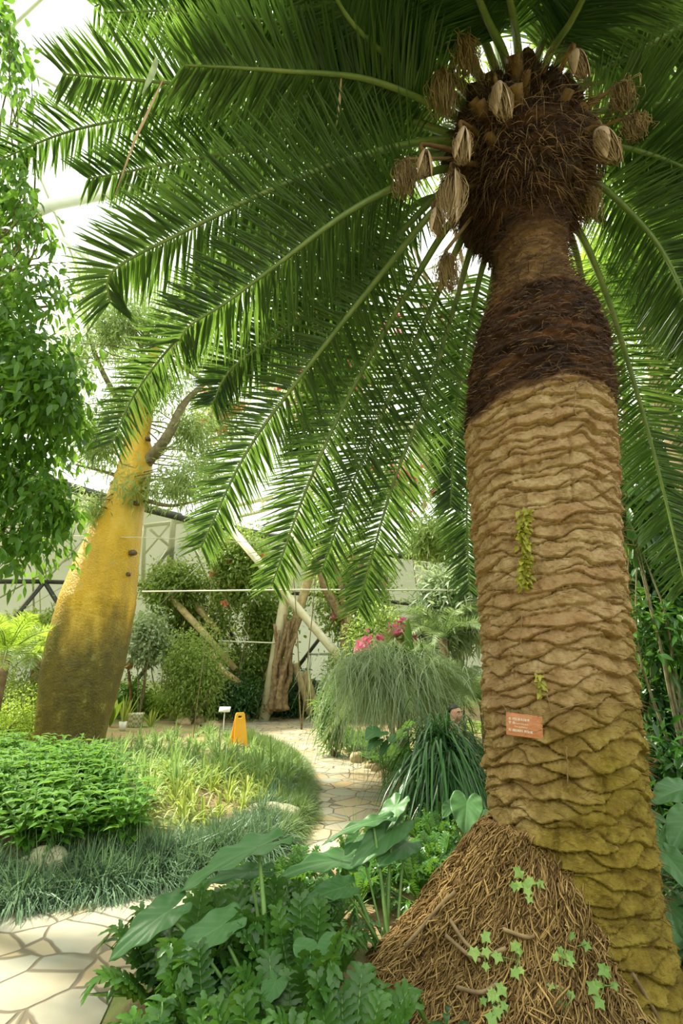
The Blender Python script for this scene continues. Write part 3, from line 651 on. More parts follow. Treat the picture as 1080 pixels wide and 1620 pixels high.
IV = [(832,1402,9,'ivy sprig highest on the palm base beside the orange root patch'),(895,1500,7,'ivy sprig with large star leaves on the ringed trunk base'),(765,1500,4,'small ivy sprig on the root mat left of the centre'),(780,1585,9,'ivy patch near the bottom edge on the root mat'),(820,1520,5,'ivy sprig trailing down the middle of the root mat'),(885,1580,6,'ivy patch below the large star-leaved ivy'),(955,1560,6,'ivy sprig lowest on the right side of the palm base')]
for px, py, k, lb in IV:
    root = hit(px, py); iv = thing('ivy', lb, 'ivy', tuple(root)); mb = MB(); ms = MB()
    for q in range(k):
        p = hit(px+rng.normal(0,13), py+rng.normal(0,16)) ; n_ = nrm(CAM-p+V3(0,0,.5)+rng.normal(0,.3,3))
        p = p+n_*.015
        mb = MB(); ivyleaf(mb, p, n_, V3(rng.normal(0,.6),0,-1), rng.uniform(.022,.042), rng.random()); mb.build('leaf', M['ivy'], iv); tube(ms, [root, (root+p)/2-n_*.004, p], .0018, 4)
    ms.build('stem', M['stem'], iv)
# wooden plant label with wire
c0 = onpalm(829,1148,.045); lab = thing('plant_label', 'small reddish wooden plant label with white writing wired to the palm trunk', 'sign', tuple(c0))
nn_ = nrm(V3(c0[0]-paxis(c0[2]), c0[1]-YP, .0)); nn_ = nrm(nn_*.5+V3(-.15,-.85,.1)); uu_ = nrm(np.cross(V3(0,0,1), nn_)); rot = 5*PI/180
uu_, vv_ = uu_*math.cos(rot)-np.cross(nn_, uu_)*math.sin(rot), np.cross(nn_, uu_)*math.cos(rot)+uu_*math.sin(rot)
Mx = np.stack([uu_, vv_, nn_], 1); lw, lh = .183, .112
mb = MB(); box(mb, c0, lw, lh, .009, Mx); bo = mb.build('board', simple('label_wood', (.42,.15,.06), (.58,.25,.12), .55, 14, .2, stretch=(1,6,6)), lab)
bv = bo.modifiers.new('b', 'BEVEL'); bv.width = .002; bv.segments = 2
mw = simple('label_white', (.85,.82,.74), None, .6)
def text(s, x, y, size, parent, mat, nm='lettering', out=.0052):
    cu = bpy.data.curves.new('t', 'FONT'); cu.body = s; cu.size = size; cu.extrude = .0003; to = bpy.data.objects.new('t', cu); C.objects.link(to)
    bpy.context.view_layer.update(); me = bpy.data.meshes.new_from_object(to.evaluated_get(bpy.context.evaluated_depsgraph_get())); bpy.data.objects.remove(to)
    v = np.array([q.co[:] for q in me.vertices]) if len(me.vertices) else np.zeros((1, 3))
    wv = c0 + (v+[x, y, out]) @ Mx.T - c0
    for q, p in zip(me.vertices, wv): q.co = p
    me.materials.clear(); me.materials.append(mat); o = bpy.data.objects.new(nm, me); C.objects.link(o); o.parent = parent; return o
for s, x, y, sz in (('名 称', -.080, .022, .015), ('学 名', -.080, .003, .015), ('科 属', -.080, -.034, .015), ('加拿利海枣', -.049, .022, .0155), ('Phoenix canariensis', -.049, .004, .0088), ('Hort. ex Chabaud', -.049, -.012, .0088), ('棕榈科 刺葵属', -.049, -.034, .0145), ('✓', .058, .034, .016)):
    text(s, x, y, sz, bo, mw if s != '✓' else simple('tick_red', (.6,.05,.02)))
for px, pts in ((0, [(803,1133),(797,1118),(775,1102)]), (0, [(850,1134),(880,1124),(930,1112),(1000,1112)])):
    mb = MB(); tube(mb, spline([onpalm(x, y, .05) for x, y in pts], 16), .0022, 6); mb.build('wire', M['tassel'], lab)
# ------------------------------------------------------------------ leaf-mass generator
def cloud(mb, c, s, n, L, W, flat=.5, shell=.55, hang=.35, prof=OVATE, fold=.15, droop=.2, clump=0, crad=.25):
    """leaves scattered through an ellipsoid crown, facing outwards and hanging a little"""
    c = np.asarray(c, float); s = np.asarray(s, float)
    if clump:
        d = nrm(rng.normal(0, 1, (clump, 3))); cc = c + d*s*(rng.uniform(shell, 1, (clump, 1)))
        idx = rng.integers(0, clump, n); e = rng.normal(0, crad, (n, 3)); O = cc[idx]+e*np.minimum(1, s/np.max(s)*1.4); d = nrm(d[idx]+nrm(e)*.6)
        rn = np.clip(rng.random(clump)[idx]*.6+rng.random(n)*.4, 0, 1)
    else:
        d = nrm(rng.normal(0, 1, (n, 3))); O = c + d*s*(rng.uniform(shell, 1, (n, 1))); rn = rng.random(n)
    D = nrm(d*.6 + rng.normal(0, .6, (n, 3)) - UP*hang); Nn = nrm(d*flat + UP*.6 + rng.normal(0, .4, (n, 3)))
    blades(mb, O, D, Nn, L*rng.uniform(.65, 1.25, n), W*rng.uniform(.7, 1.2, n), droop, prof, fold, rn)
    return O
def branches(mb, base, targets, r0, r1=.008, k=10, wob=.08, n=6):
    for tg in targets:
        P = spline([base, base*.55+tg*.45+rng.normal(0, wob*2, 3)+UP*.1, tg], k)+rng.normal(0, wob*.15, (k, 3)); P[0] = base
        tube(mb, P, np.linspace(r0, r1, k), n)
# ------------------------------------------------------------------ weeping fig on the left
ft = thing('weeping_fig', 'bright green weeping fig with hanging leafy branches along the left edge', 'tree', (-4.7, 5.0, .1))
mb = MB(); fb = V3(-4.7, 5.0, .0); tube(mb, [fb, fb+[.1,-.1,1.5], fb+[.1,-.2,3.2], fb+[.3,-.3,4.6], fb+[.4,-.3,6]], [.16,.13,.11,.08,.04], 10); mb.build('trunk', M['bark'], ft, smooth=True)
mb = MB(); tw = MB(); CL = [ # px, py, depth, sx, sy, n
 (20,560,4.6,.50,.9,900),(60,640,4.6,.38,.62,1000),(80,590,4.5,.25,.35,350),(30,760,4.6,.42,.55,900),(92,800,4.5,.17,.26,300),(45,850,4.6,.30,.28,330),(20,890,4.6,.22,.22,130),(100,640,4.6,.17,.3,300),(-40,700,4.6,.6,1.1,700),
 (35,350,4.5,.26,.22,170),(10,280,4.5,.25,.3,200),(75,365,4.4,.10,.12,40),(30,440,4.5,.22,.25,170),(95,455,4.5,.12,.13,40),(-5,60,4.3,.2,.7,330),(25,130,4.3,.07,.14,25),(-40,400,4.6,.45,.9,500),(8,510,4.5,.35,.25,280)]
for px, py, t_, sx_, sy_, n in CL:
    c = at(px, py, t_+rng.uniform(-.2,.3)); cloud(mb, c, (sx_, .45, sy_), n, .105, .048, shell=.1, hang=.9, clump=max(4, n//16), crad=.13)
    tg = [c+rng.normal(0,.4,3)*[sx_,.4,sy_] for _ in range(5)]; st = V3(-4.4, 4.8, min(max(c[2]+.6, 2.0), 6)); branches(tw, st, tg, .022, .004)
tw.build('branch', M['twig'], ft); fo = mb.build('foliage', M['fig'], ft)
# ------------------------------------------------------------------ yellow bottle tree
BT = [(1175,60,160),(1140,63,168),(1100,68,180),(1050,76,193),(1000,87,203),(950,100,212),(900,120,217),(850,142,222),(800,167,227),(760,183,236),(720,194,240),(690,199,236),(640,212,243),(590,226,248),(550,238,252)]
bY = 9.4; pts, rad = [], []
for py, a, b in BT:
    l, r = atY(a, py, bY), atY(b, py, bY); pts.append((l+r)/2); rad.append((r[0]-l[0])/2)
pts = np.array(pts); gzb = gz(pts[0][0], pts[0][1]); pts = np.vstack([pts[0]-[.04,0,.5], pts]); rad = np.array([rad[0]*1.03]+rad)
bt = thing('bottle_tree', 'yellow bottle tree with smooth swollen leaning trunk', 'tree', (pts[0][0], bY, gzb))
PP = spline(pts, 260); RR = np.interp(np.linspace(0, len(pts)-1, 260), np.arange(len(pts)), rad)
mb = MB(); tube(mb, PP, RR, 96)
v = mb.V[0]; ax = np.repeat(PP, 96, 0); dd = v-ax; hgt = v[:, 2]
lump = 1+.05*fbm(v*[1.3,1.3,.5], 3)+.012*fbm(v*[9,9,9], 3)
for k_ in range(30):   # shallow wrinkles across the bark
    pz = rng.uniform(.6, 6); an = rng.uniform(-PI, PI); wa = rng.uniform(.3, 1.1); ang = np.arctan2(dd[:, 1], dd[:, 0])
    da = np.abs((ang-an+PI) % (2*PI)-PI); lump -= .022*np.exp(-((hgt-pz-.06*np.sin(ang*3))/.014)**2)*(da < wa)
mb.V[0] = ax+dd*lump[:, None]
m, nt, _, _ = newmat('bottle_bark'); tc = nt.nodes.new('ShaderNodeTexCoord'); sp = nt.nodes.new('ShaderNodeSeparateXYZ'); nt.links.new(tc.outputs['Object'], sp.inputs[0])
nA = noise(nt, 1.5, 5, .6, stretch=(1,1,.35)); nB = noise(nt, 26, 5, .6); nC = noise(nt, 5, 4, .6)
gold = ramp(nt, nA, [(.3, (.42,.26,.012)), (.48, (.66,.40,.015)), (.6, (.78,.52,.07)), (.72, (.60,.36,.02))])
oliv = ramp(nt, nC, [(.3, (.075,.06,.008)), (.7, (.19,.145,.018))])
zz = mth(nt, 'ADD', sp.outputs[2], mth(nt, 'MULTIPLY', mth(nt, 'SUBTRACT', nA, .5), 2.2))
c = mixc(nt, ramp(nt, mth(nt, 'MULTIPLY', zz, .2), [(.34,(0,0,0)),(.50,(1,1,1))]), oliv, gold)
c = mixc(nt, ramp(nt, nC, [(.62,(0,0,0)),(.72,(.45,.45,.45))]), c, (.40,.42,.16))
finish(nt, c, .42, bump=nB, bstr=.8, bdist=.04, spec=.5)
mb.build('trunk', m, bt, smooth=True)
mk_ = simple('knot', (.06,.045,.03), (.2,.14,.08), .8, 20, .6, .02)
for px, py, s_ in ((207,874,.11),(200,908,.08),(168,802,.09),(212,795,.10),(232,693,.09),(234,728,.08),(196,703,.06),(150,845,.05),(190,755,.10)):
    c0 = atY(px, py, bY-.3); s_ *= .7; mb = MB(); rock(mb, c0+[0,.06,0], (s_, s_, s_*.8), px); mb.build('knot', mk_, bt, smooth=True)
mb = MB(); q0 = PP[np.argmin(np.abs(PP[:, 2]-atY(215,740,bY)[2]))]; qa = np.linspace(0, 2*PI, 40); tube(mb, np.stack([q0[0]+.30*np.cos(qa), q0[1]+.33*np.sin(qa), q0[2]+.10*np.sin(qa)-.1*np.cos(qa)], 1), .02, 6); mb.build('band', M['tassel'], bt)
mbr = MB(); mfo = MB()
BR = [((225,740),[(265,690),(290,640),(330,600)],.13),((222,700),[(190,640),(150,560),(130,470)],.09),((240,640),[(270,560),(300,500)],.10),((215,760),[(160,745),(120,735)],.05),((225,790),[(270,800),(320,790)],.05),((240,620),[(220,540),(190,500)],.07),((255,560),[(340,620),(350,700)],.06)]
for (bx_, by_), tg, r_ in BR:
    P = spline([atY(bx_, by_, bY)]+[atY(x, y, bY+rng.uniform(-.5,.5)) for x, y in tg], 14); tube(mbr, P, np.linspace(r_, r_*.35, 14), 8)
for px, py, sx_, sz_, n in ((180,520,.95,.9,1500),(120,560,.6,.8,700),(250,600,.9,.7,1100),(300,680,.7,.7,1000),(160,700,.65,.8,900),(215,770,.55,.45,600),(290,760,.7,.5,700),(150,800,.4,.4,350),(150,450,.6,.6,600),(250,500,.7,.7,700),(330,560,.5,.5,400),(200,640,.6,.5,500),(330,740,.45,.4,350),(120,660,.4,.6,350)):
    c = atY(px, py, bY+rng.uniform(-.6,.4)); cloud(mfo, c, (sx_, .8, sz_), int(n*2.4), .15, .030, shell=.05, hang=.5, prof=LEAF3, fold=0, clump=n//14, crad=.16)
    branches(mbr, PP[np.argmin(np.linalg.norm(PP-c, axis=1))], [c+rng.normal(0,.4,3)*[sx_,.6,sz_] for _ in range(5)], .022, .005)
mbr.build('branch', M['twig'], bt); mfo.build('foliage', M['feather'], bt)
# ------------------------------------------------------------------ planting bed on the left
def tuft(name, mat, n, L, W, spread=.8, droop=.5, r=.04, stand=1.0, prof=((0,.6),(.3,1),(.7,.8),(1,.03)), fold=.25, parent=None):
    mb = MB(); a = rng.uniform(0, 2*PI, n); q = rng.uniform(0, 1, n)**.7
    O = np.stack([np.cos(a)*r*q, np.sin(a)*r*q, 0*a], -1); D = np.stack([np.cos(a)*q*spread, np.sin(a)*q*spread, stand+0*a], -1)+rng.normal(0,.08,(n,3))
    S_ = np.stack([np.cos(a), np.sin(a), 0*a], -1)
    N0 = nrm(UP*1.0-S_*.2)+S_*0; N0 = nrm(-S_*stand+UP*q[:, None]*spread+rng.normal(0,.3,(n,3)))
    blades(mb, O, D, N0, L*rng.uniform(.6,1.15,n), W, droop*rng.uniform(.5,1.3,n)*(.4+q), prof, fold)
    return mb.build(name, mat, parent, origin=(0,0,0) if parent is None else None)
def inpoly(x, y, P):
    P = np.asarray(P); c = False; j = len(P)-1
    for i in range(len(P)):
        if (P[i][1] > y) != (P[j][1] > y) and x < (P[j][0]-P[i][0])*(y-P[i][1])/(P[j][1]-P[i][1])+P[i][0]: c = not c
        j = i
    return c
class Pool:   # first use moves the prototype, later ones copy it
    def __init__(s, protos): s.p = protos; s.used = [False]*len(protos)
    def place(s, loc, rz, sc, label, cat, group, tilt=(0, 0), k=None):
        k = random.randrange(len(s.p)) if k is None else k
        if not s.used[k]: s.used[k] = True; o = s.p[k]; put(o, loc, rz, sc, tilt)
        else: o = copy_tree(s.p[k], loc, rz, sc, None, None, tilt)
        tag(o, label, cat, group); return o
    def clean(s):
        for o, u in zip(s.p, s.used):
            if not u:
                for c in list(o.children): bpy.data.objects.remove(c)
                bpy.data.objects.remove(o)
def scatter_px(poly, n, mind, zoff=0, tries=6000, guard=.12):
    xs_ = [p[0] for p in poly]; ys_ = [p[1] for p in poly]; out = []
    for _ in range(tries):
        if len(out) >= n: break
        x, y = random.uniform(min(xs_), max(xs_)), random.uniform(min(ys_), max(ys_))
        if not inpoly(x, y, poly): continue
        p = atG(x, y)
        if sdist(p[None, :2])[0] < guard: continue
        if all(np.hypot(*(p[:2]-q[:2])) > mind for q in out): out.append(p)
    return out
def off_pot(p): return abs(p[0]-atG(205,1150)[0]) > .38 or p[1] > 12 or p[1] < 7.2
lir = Pool([tuft('liriope_tuft', M['liriope'], 34, .60, .024, .95, .75) for _ in range(4)])
for p in scatter_px([(60,1200),(330,1150),(400,1185),(470,1215),(455,1250),(380,1245),(230,1250),(130,1225)], 105, .24):
    if not off_pot(p): continue
    lir.place(p, random.uniform(0, 6), random.uniform(.8, 1.15)*(.75 if p[1] > 8.2 else 1), 'green strap-leaved liriope tuft in the bed between bottle tree and path', 'grass', 'green liriope tufts in the left bed')
liy = Pool([tuft('variegated_liriope_tuft', M['liriope_y'], 26, .50, .022, .8, .65) for _ in range(3)])
for p in scatter_px([(205,1262),(250,1232),(380,1225),(450,1240),(440,1275),(380,1300),(270,1320),(215,1310)], 34, .20):
    liy.place(p, random.uniform(0, 6), random.uniform(.8, 1.1), 'yellow-striped liriope tuft in the sunny part of the left bed', 'grass', 'yellow-striped liriope tufts in the left bed')
sp2 = Pool([tuft('spider_plant', M['liriope'], 22, .50, .030, .9, .7) for _ in range(3)])
for p in scatter_px([(110,1215),(200,1230),(250,1300),(205,1320),(160,1270),(60,1245)], 20, .28):
    sp2.place(p, random.uniform(0, 6), random.uniform(.8, 1.2), 'broad-bladed grassy plant in the bare soil before the bottle tree', 'grass', 'broad-bladed grassy plants before the bottle tree')
for q in (lir, liy, sp2): q.clean()
# mondo grass edging along the path
edge = [atZ(x, y, 0)[:2] for x, y in left_edge[:15]]; edge = np.array(edge); dd_ = np.r_[0, np.cumsum(np.linalg.norm(np.diff(edge, axis=0), axis=1))]
mon = Pool([tuft('mondo_grass_tuft', M['mondo'], 400, .43, .0075, 1.3, .85, .13, .85, LEAF3, 0) for _ in range(4)]); mon_sun = Pool([tuft('mondo_grass_tuft', M['mondo_sun_tone'], 330, .36, .0075, 1.3, .85, .13, .85, LEAF3, 0) for _ in range(3)])
s_ = dd_[0]
while s_ < dd_[-1]:
    for row in range(3):
        e = np.array([np.interp(s_+row*.07, dd_, edge[:, k]) for k in (0, 1)]); e2 = np.array([np.interp(s_+.1, dd_, edge[:, k]) for k in (0, 1)])
        t_ = nrm(e2-e+1e-6); nn2 = V3(-t_[1], t_[0], 0)[:2]; off = .07+row*.17+random.uniform(-.03,.03); p = e+nn2*off
        if sdist(p[None])[0] < 0: p = e-nn2*off
        if not (-5.5 < p[0] < 2): continue
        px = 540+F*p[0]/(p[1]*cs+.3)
        lit = px > 455 or (p[1] > 7.2)  # clumps at the bend take the painted sunlit colour
        po_ = mon_sun if lit else mon
        po_.place((p[0], p[1], gz(p[0], p[1])-.01), random.uniform(0, 6), random.uniform(.8, 1.15), 'mondo grass clump in painted sunlit tone edging the far bend of the path' if lit else 'dark bluish mondo grass clump edging the near path', 'grass', 'mondo grass clumps in painted sunlit tone at the bend' if lit else 'dark mondo grass clumps along the near path edge')
    s_ += .19
mon.clean(); mon_sun.clean()
def leafy(name, n, h, L, W, mat, spread=.25):
    r = thing(name, '', ''); mb = MB(); ms = MB()
    for k in range(n):
        a = random.uniform(0, 2*PI); tip = V3(math.cos(a)*spread*random.uniform(.2,1), math.sin(a)*spread*random.uniform(.2,1), h*random.uniform(.6,1.1)); P = spline([V3(0,0,0), tip*[.4,.4,.5], tip], 8); tube(ms, P, .005, 5)
        for q in range(2, 8):
            for s in (0, 1):
                b = q*1.57+s*PI+random.uniform(-.3,.3); d = V3(math.cos(b), math.sin(b), .35); sz = L*random.uniform(.75,1.15)*(1 if q < 7 else .8)
                blades(mb, P[q], d, UP+d*.1, sz, W*sz/L, .35, OVATE, .2)
    mb.build('foliage', mat, r); ms.build('stem', M['stem'], r); return r
gc = Pool([leafy('broadleaf_groundcover', 8, .42, .16, .062, M['ground_leaf'], .28) for _ in range(4)])
for p in scatter_px([(-60,1215),(60,1222),(130,1232),(165,1275),(215,1330),(215,1385),(120,1388),(-60,1400)], 70, .20, guard=.5):
    gc.place(p, random.uniform(0, 6), random.uniform(.85, 1.2), 'bright green broad-leaved groundcover plant at the left front of the bed', 'plant', 'broad-leaved groundcover plants in the left bed')
gc.clean()
def rockthing(name, p, s, seed, label, mat, group=None, cat='rock'):
    mb = MB(); rock(mb, (p[0], p[1], p[2]+s[2]*.35), s, seed); o = mb.build(name, mat, origin=tuple(p), smooth=True); tag(o, label, cat, group); return o
rockthing('stone', atG(425,1292), (.36,.16,.09), 3, 'long pale rounded stone in the mondo grass at the path bend', M['rock_g'])
rockthing('stone', atG(72,1382), (.20,.12,.13), 5, 'pale stone sunk in dark mondo grass at the far left', M['rock_g'])
for k, (x, y, s_) in enumerate([(335,1152,.26),(362,1150,.2),(385,1149,.2),(405,1147,.16),(420,1146,.17),(436,1143,.12),(447,1141,.16),(458,1139,.12),(470,1136,.11),(482,1132,.1),(310,1150,.25),(290,1152,.2)]):
    p = atG(x, y-6); rockthing('edging_stone', p, (s_, s_*.7, s_*.65), 20+k, 'rounded brown stone lining the far side of the path', M['rock'], 'brown edging stones on the far side')
for k, (x, y, s_) in enumerate([(519,1182,.20),(532,1190,.12),(545,1199,.11),(560,1213,.2),(575,1222,.12),(590,1228,.13),(603,1236,.13),(622,1244,.2),(634,1250,.14),(645,1254,.15),(660,1262,.12),(668,1272,.13)]):
    p = atG(x+6, y-2); rockthing('edging_stone', p, (s_*.75, s_*.6, s_*.6), 50+k, 'pinkish edging stone lining the right side of the path', M['rock'], 'edging stones on the right side of the path')
# ------------------------------------------------------------------ foreground: lobed philodendrons
def lobedleaf(ml, mr, P, L, W, nl=11, face=None):
    P, Lr = resample(spline(P, 30), 30); T = nrm(np.gradient(P, axis=0)); k0 = 11
    side = nrm(np.cross(T, UP)+1e-6); Nm = np.cross(side, T)
    tube(mr, P, np.linspace(.006, .002, 30), 5)
    u = np.linspace(.42, .97, nl)
    rn = random.random()
    for sd in (-1, 1):
        f = lambda A: np.stack([np.interp(u, np.linspace(0,1,30), A[:, k]) for k in range(3)], 1)
        O, t_, s2, n_ = f(P), f(T), f(side), f(Nm); al = np.radians(np.linspace(88, 25, nl))+rng.normal(0,.06,nl)
        D = t_*np.cos(al)[:, None]+s2*(sd*np.sin(al))[:, None]+n_*.2
        ll = W*np.sin(PI*(np.linspace(.18, .92, nl)))**.6*rng.uniform(.9,1.1,nl)
        blades(ml, O, D, n_, ll, W*.36, .25, ((0,1.0),(.25,.7),(.45,1.0),(.65,.62),(.8,.85),(1,.1)), .12, np.clip(rn*.7+rng.random(nl)*.3,0,1))
    # strip along the midrib
    blades(ml, P[12], P[-1]-P[12], Nm[18], np.linalg.norm(P[-1]-P[12])*1.02, W*.35, 0, OVATE, .1, rn)
def philo(n, L, W):
    r = thing('lobed_philodendron', '', ''); ml = MB(); mr = MB()
    for k in range(n):
        a = k*2.4+random.uniform(-.3,.3); e = random.uniform(.15, 1.1); R = L*random.uniform(.8,1.2)
        d = V3(math.cos(a)*math.cos(e), math.sin(a)*math.cos(e), math.sin(e)); b = V3(math.cos(a)*.03, math.sin(a)*.03, .0)
        tip = d*R; P = [b, b+tip*.45+UP*.12*R, tip*.85+UP*.10*R, tip-UP*.10*R]; lobedleaf(ml, mr, P, L, W)
    ml.build('foliage', M['lobed'], r); mr.build('stem', M['stem'], r); return r
ph = Pool([philo(24, .40, .085) for _ in range(4)])
n_ph = 0
PHW = []
for _ in range(4000):
    x, y = random.uniform(-1.6, 1.3), random.uniform(2.0, 6.0)
    if sdist(np.array([[x, y]]))[0] < (.30 if y < 3.4 else .22) or (x-.62)**2+(y-3.0)**2 < .62 or (x > .05 and y < 3.1) or (x > .25 and y < 3.5): continue
    if x < -.1-(y-2)*-.3-1.3 or abs(x) > .62*y+.3: continue
    if x*760/(y+.4)+540 < 150+max(0,(y-2.8))*60: continue
    if all(np.hypot(x-q[0], y-q[1]) > .22+.02*y for q in PHW): PHW.append((x, y))
for x, y in PHW[:60]:
    ph.place((x, y, gz(x, y)), random.uniform(0,6), random.uniform(.9,1.15) if y < 3 else random.uniform(.65,.85) if y < 4 else random.uniform(.5,.7), 'lobed-leaved philodendron clump in the dense foreground bed left of the palm', 'plant', 'lobed philodendrons in the foreground')
ph.clean()
# low dark leafy fill and fallen fibres beneath
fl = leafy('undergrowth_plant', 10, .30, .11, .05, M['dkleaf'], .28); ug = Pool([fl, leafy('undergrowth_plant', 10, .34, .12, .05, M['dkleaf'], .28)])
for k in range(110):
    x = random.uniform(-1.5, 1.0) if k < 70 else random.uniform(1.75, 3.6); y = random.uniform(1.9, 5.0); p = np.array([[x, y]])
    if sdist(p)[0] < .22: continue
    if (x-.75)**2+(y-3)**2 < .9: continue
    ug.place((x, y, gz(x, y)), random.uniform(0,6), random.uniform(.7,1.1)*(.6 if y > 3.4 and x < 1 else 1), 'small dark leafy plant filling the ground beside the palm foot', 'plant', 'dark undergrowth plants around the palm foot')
ug.clean()
# ------------------------------------------------------------------ elephant ears
m, nt, _, _ = newmat('elephant_ear'); vn = attr(nt, 'along')
c = mixc(nt, attr(nt, 'rnd'), (.045,.15,.035), (.11,.26,.085)); c = mixc(nt, mth(nt, 'MULTIPLY', vn, .30), c, (.30,.45,.20)); nq = noise(nt, 30, 3)
finish(nt, c, .42, bump=nq, bstr=.15, bdist=.01, trans=mixc(nt, .5, c, (.25,.6,.05)), tfac=.32, spec=.45); M['ear'] = m
m2 = m.copy(); m2.name = 'elephant_ear_lime'
M['ear2'] = leafmat('ear_lime', (.22,.42,.05), (.35,.55,.09), (.5,.8,.1), .4, .4)
def earleaf(parent, A, Bt, root, wr=.62, N=None, cup=.12, droop=.18, mat=None, r=None):
    """A petiole joint, Bt tip; heart-shaped blade"""
    A = np.asarray(A, float); Bt = np.asarray(Bt, float); L = np.linalg.norm(Bt-A); d = (Bt-A)/L
    N = nrm(CAM-A+V3(0,0,1.5)) if N is None else nrm(np.asarray(N, float)); s = nrm(np.cross(d, N)); N = np.cross(s, d)
    na, nr = 72, 9; a = np.linspace(-PI, PI, na, endpoint=False)
    ctl = np.radians([0, 12, 30, 55, 90, 125, 148, 165, 180]); rad_ = np.array([1, .86, .72, .64, .60, .60, .52, .30, .06])
    R = np.interp(np.abs(a), ctl, rad_); R = R*np.where(np.abs(a) > .2, 1, 1); lat_ = wr
    V = [A]; vnv = [1.0]
    na, nr = 96, 14; a = np.linspace(-PI, PI, na, endpoint=False); R = np.interp(np.abs(a), ctl, rad_)
    for i in range(1, nr+1):
        q = (i/nr)
        for ang, rr_ in zip(a, R):
            x = math.cos(ang)*rr_*q; y = math.sin(ang)*rr_*q*lat_
            vv_ = (x-abs(y)/max(lat_,.2)*.75)/.17; fr_ = abs(vv_-round(vv_)); rib = max(math.exp(-(y/.014)**2), .6*math.exp(-(fr_/.09)**2))
            z = cup*abs(y)*1.2 - droop*(x*x if x > 0 else .6*x*x) + .03*math.sin(ang*9)*q**3*(abs(y) > .05) 
            V.append(A + (d*x + s*y + N*z)*L); vnv.append(rib)
    f3 = np.array([[0, 1+k, 1+(k+1) % na] for k in range(na)]); i = np.arange(nr-1)[:, None]*na+1; j = np.arange(na)[None]; j2 = (j+1) % na
    mb = MB(); mb.add(V, [f3, np.stack([i+j, i+na+j, i+na+j2, i+j2], -1).reshape(-1, 4)], random.random() if r is None else r, np.array(vnv))
    lf = mb.build('leaf', mat or M['ear'], parent, smooth=True); so_ = lf.modifiers.new('s', 'SOLIDIFY'); so_.thickness = .0015
    mp_ = MB(); root = np.asarray(root, float); mid = root*.4+A*.6+UP*.05*np.linalg.norm(A-root); P = spline([root, mid, A], 20); tube(mp_, P, np.linspace(.016, .008, 20)*max(.5, min(1.2, L/.4)), 8)
    mp_.build('petiole', M['stem'], lf, smooth=True)
def earplant(name, label, rootp, leaves, mat=None, **k):
    e = thing(name, label, 'plant', tuple(rootp)); 
    for (ax_, ay_, at_), (tx, ty, tt_), wr, N in leaves: earleaf(e, at(ax_, ay_, at_), at(tx, ty, tt_), np.asarray(rootp)+rng.normal(0,.02,3)*[1,1,0], wr, N, mat=mat, **k)
    return e
g = lambda x, y: (x, y, gz(x, y))
earplant('elephant_ear', 'elephant ear with long petioles and broad leaves at the lower left foreground', g(-.28, 2.55), [
 ((408,1340,2.55),(283,1386,2.35),.50,(-.1,-.12,1)),((262,1445,2.25),(168,1508,2.1),.62,(.1,-.3,1)),((345,1468,2.2),(242,1530,2.05),.5,(.1,-.35,1)),((395,1380,2.6),(300,1392,2.55),.30,(0,-.3,1))])
earplant('elephant_ear', 'elephant ear with a single round leaf low in the foreground centre', g(-.03, 2.6), [((503,1498,2.1),(512,1542,1.98),1.5,(.05,-.45,1)),((435,1555,2.0),(415,1590,1.9),.8,(0,-.8,1))])
earplant('elephant_ear', 'elephant ear spreading pointed leaves over the path edge in the middle', g(.25, 3.2), [
 ((540,1362,2.9),(445,1368,2.75),.45,(0,-.2,1)),((565,1325,3.0),(545,1348,2.9),.8,(-.2,-.6,.8)),((625,1278,3.1),(590,1328,2.95),.6,(-.5,-.5,.8)),((590,1300,3.0),(505,1322,2.95),.28,(0,-.2,1)),((620,1312,3.0),(552,1365,2.8),.45,(.2,-.6,1)),((540,1405,2.6),(480,1420,2.5),.5,(0,-.6,1)),((640,1335,3.0),(600,1360,2.8),.6,(0,-.7,1))])
earplant('elephant_ear', 'bluish elephant ear touching the left side of the palm trunk', g(.85, 4.0), [((738,1272,3.1),(735,1318,2.95),.95,(-.2,-.9,.7)),((760,1290,3.15),(790,1300,3.0),.8,(.2,-.6,.9)),((715,1275,3.3),(700,1290,3.2),.7,(-.5,-.8,.6))])
earplant('elephant_ear', 'large elephant ear group at the right edge beside the palm base', g(2.4, 3.4), [
 ((1015,1285,3.1),(1062,1300,3.0),.6,(0,-.6,1)),((1040,1330,2.9),(1020,1420,2.7),.35,(-.6,-.8,.3)),((1060,1360,2.7),(1110,1420,2.5),.6,(-.2,-.8,.8)),((1060,1440,2.6),(1075,1520,2.4),.6,(-.3,-.9,.5)),((1075,1250,3.3),(1030,1262,3.2),.6,(0,-.6,1)),((1050,1530,2.5),(1090,1600,2.3),.6,(-.3,-.9,.5)),((1085,1300,2.9),(1060,1345,2.8),.7,(-.2,-.8,.8)),((1065,1480,2.5),(1035,1500,2.45),.7,(-.2,-.8,.8)),((1030,1440,3.1),(1020,1475,3.0),.7,(-.3,-.8,.8))])
earplant('elephant_ear', 'small dark elephant ear beyond the path edge between cycad and cascading grass', atG(610,1245), [((598,1158,6.3),(578,1164,6.1),.9,(-.1,-.6,1)),((596,1172,6.2),(580,1185,6.1),.8,(0,-.6,1)),((612,1180,6.2),(600,1196,6.1),.7,(0,-.7,1)),((618,1168,6.2),(628,1180,6.1),.8,(0,-.7,1))])
earplant('elephant_ear', 'lime-yellow elephant ear beside the cascading grass', atG(640,1250), [((640,1150,6.2),(655,1142,6.1),1.0,(0,-.7,1)),((636,1160,6.0),(628,1170,5.9),.9,(0,-.7,1)),((628,1185,5.9),(612,1192,5.8),.9,(0,-.7,1)),((642,1188,5.9),(650,1202,5.8),.9,(0,-.7,1)),((636,1205,5.9),(640,1215,5.8),.7,(0,-.7,1))], mat=M['ear2'])
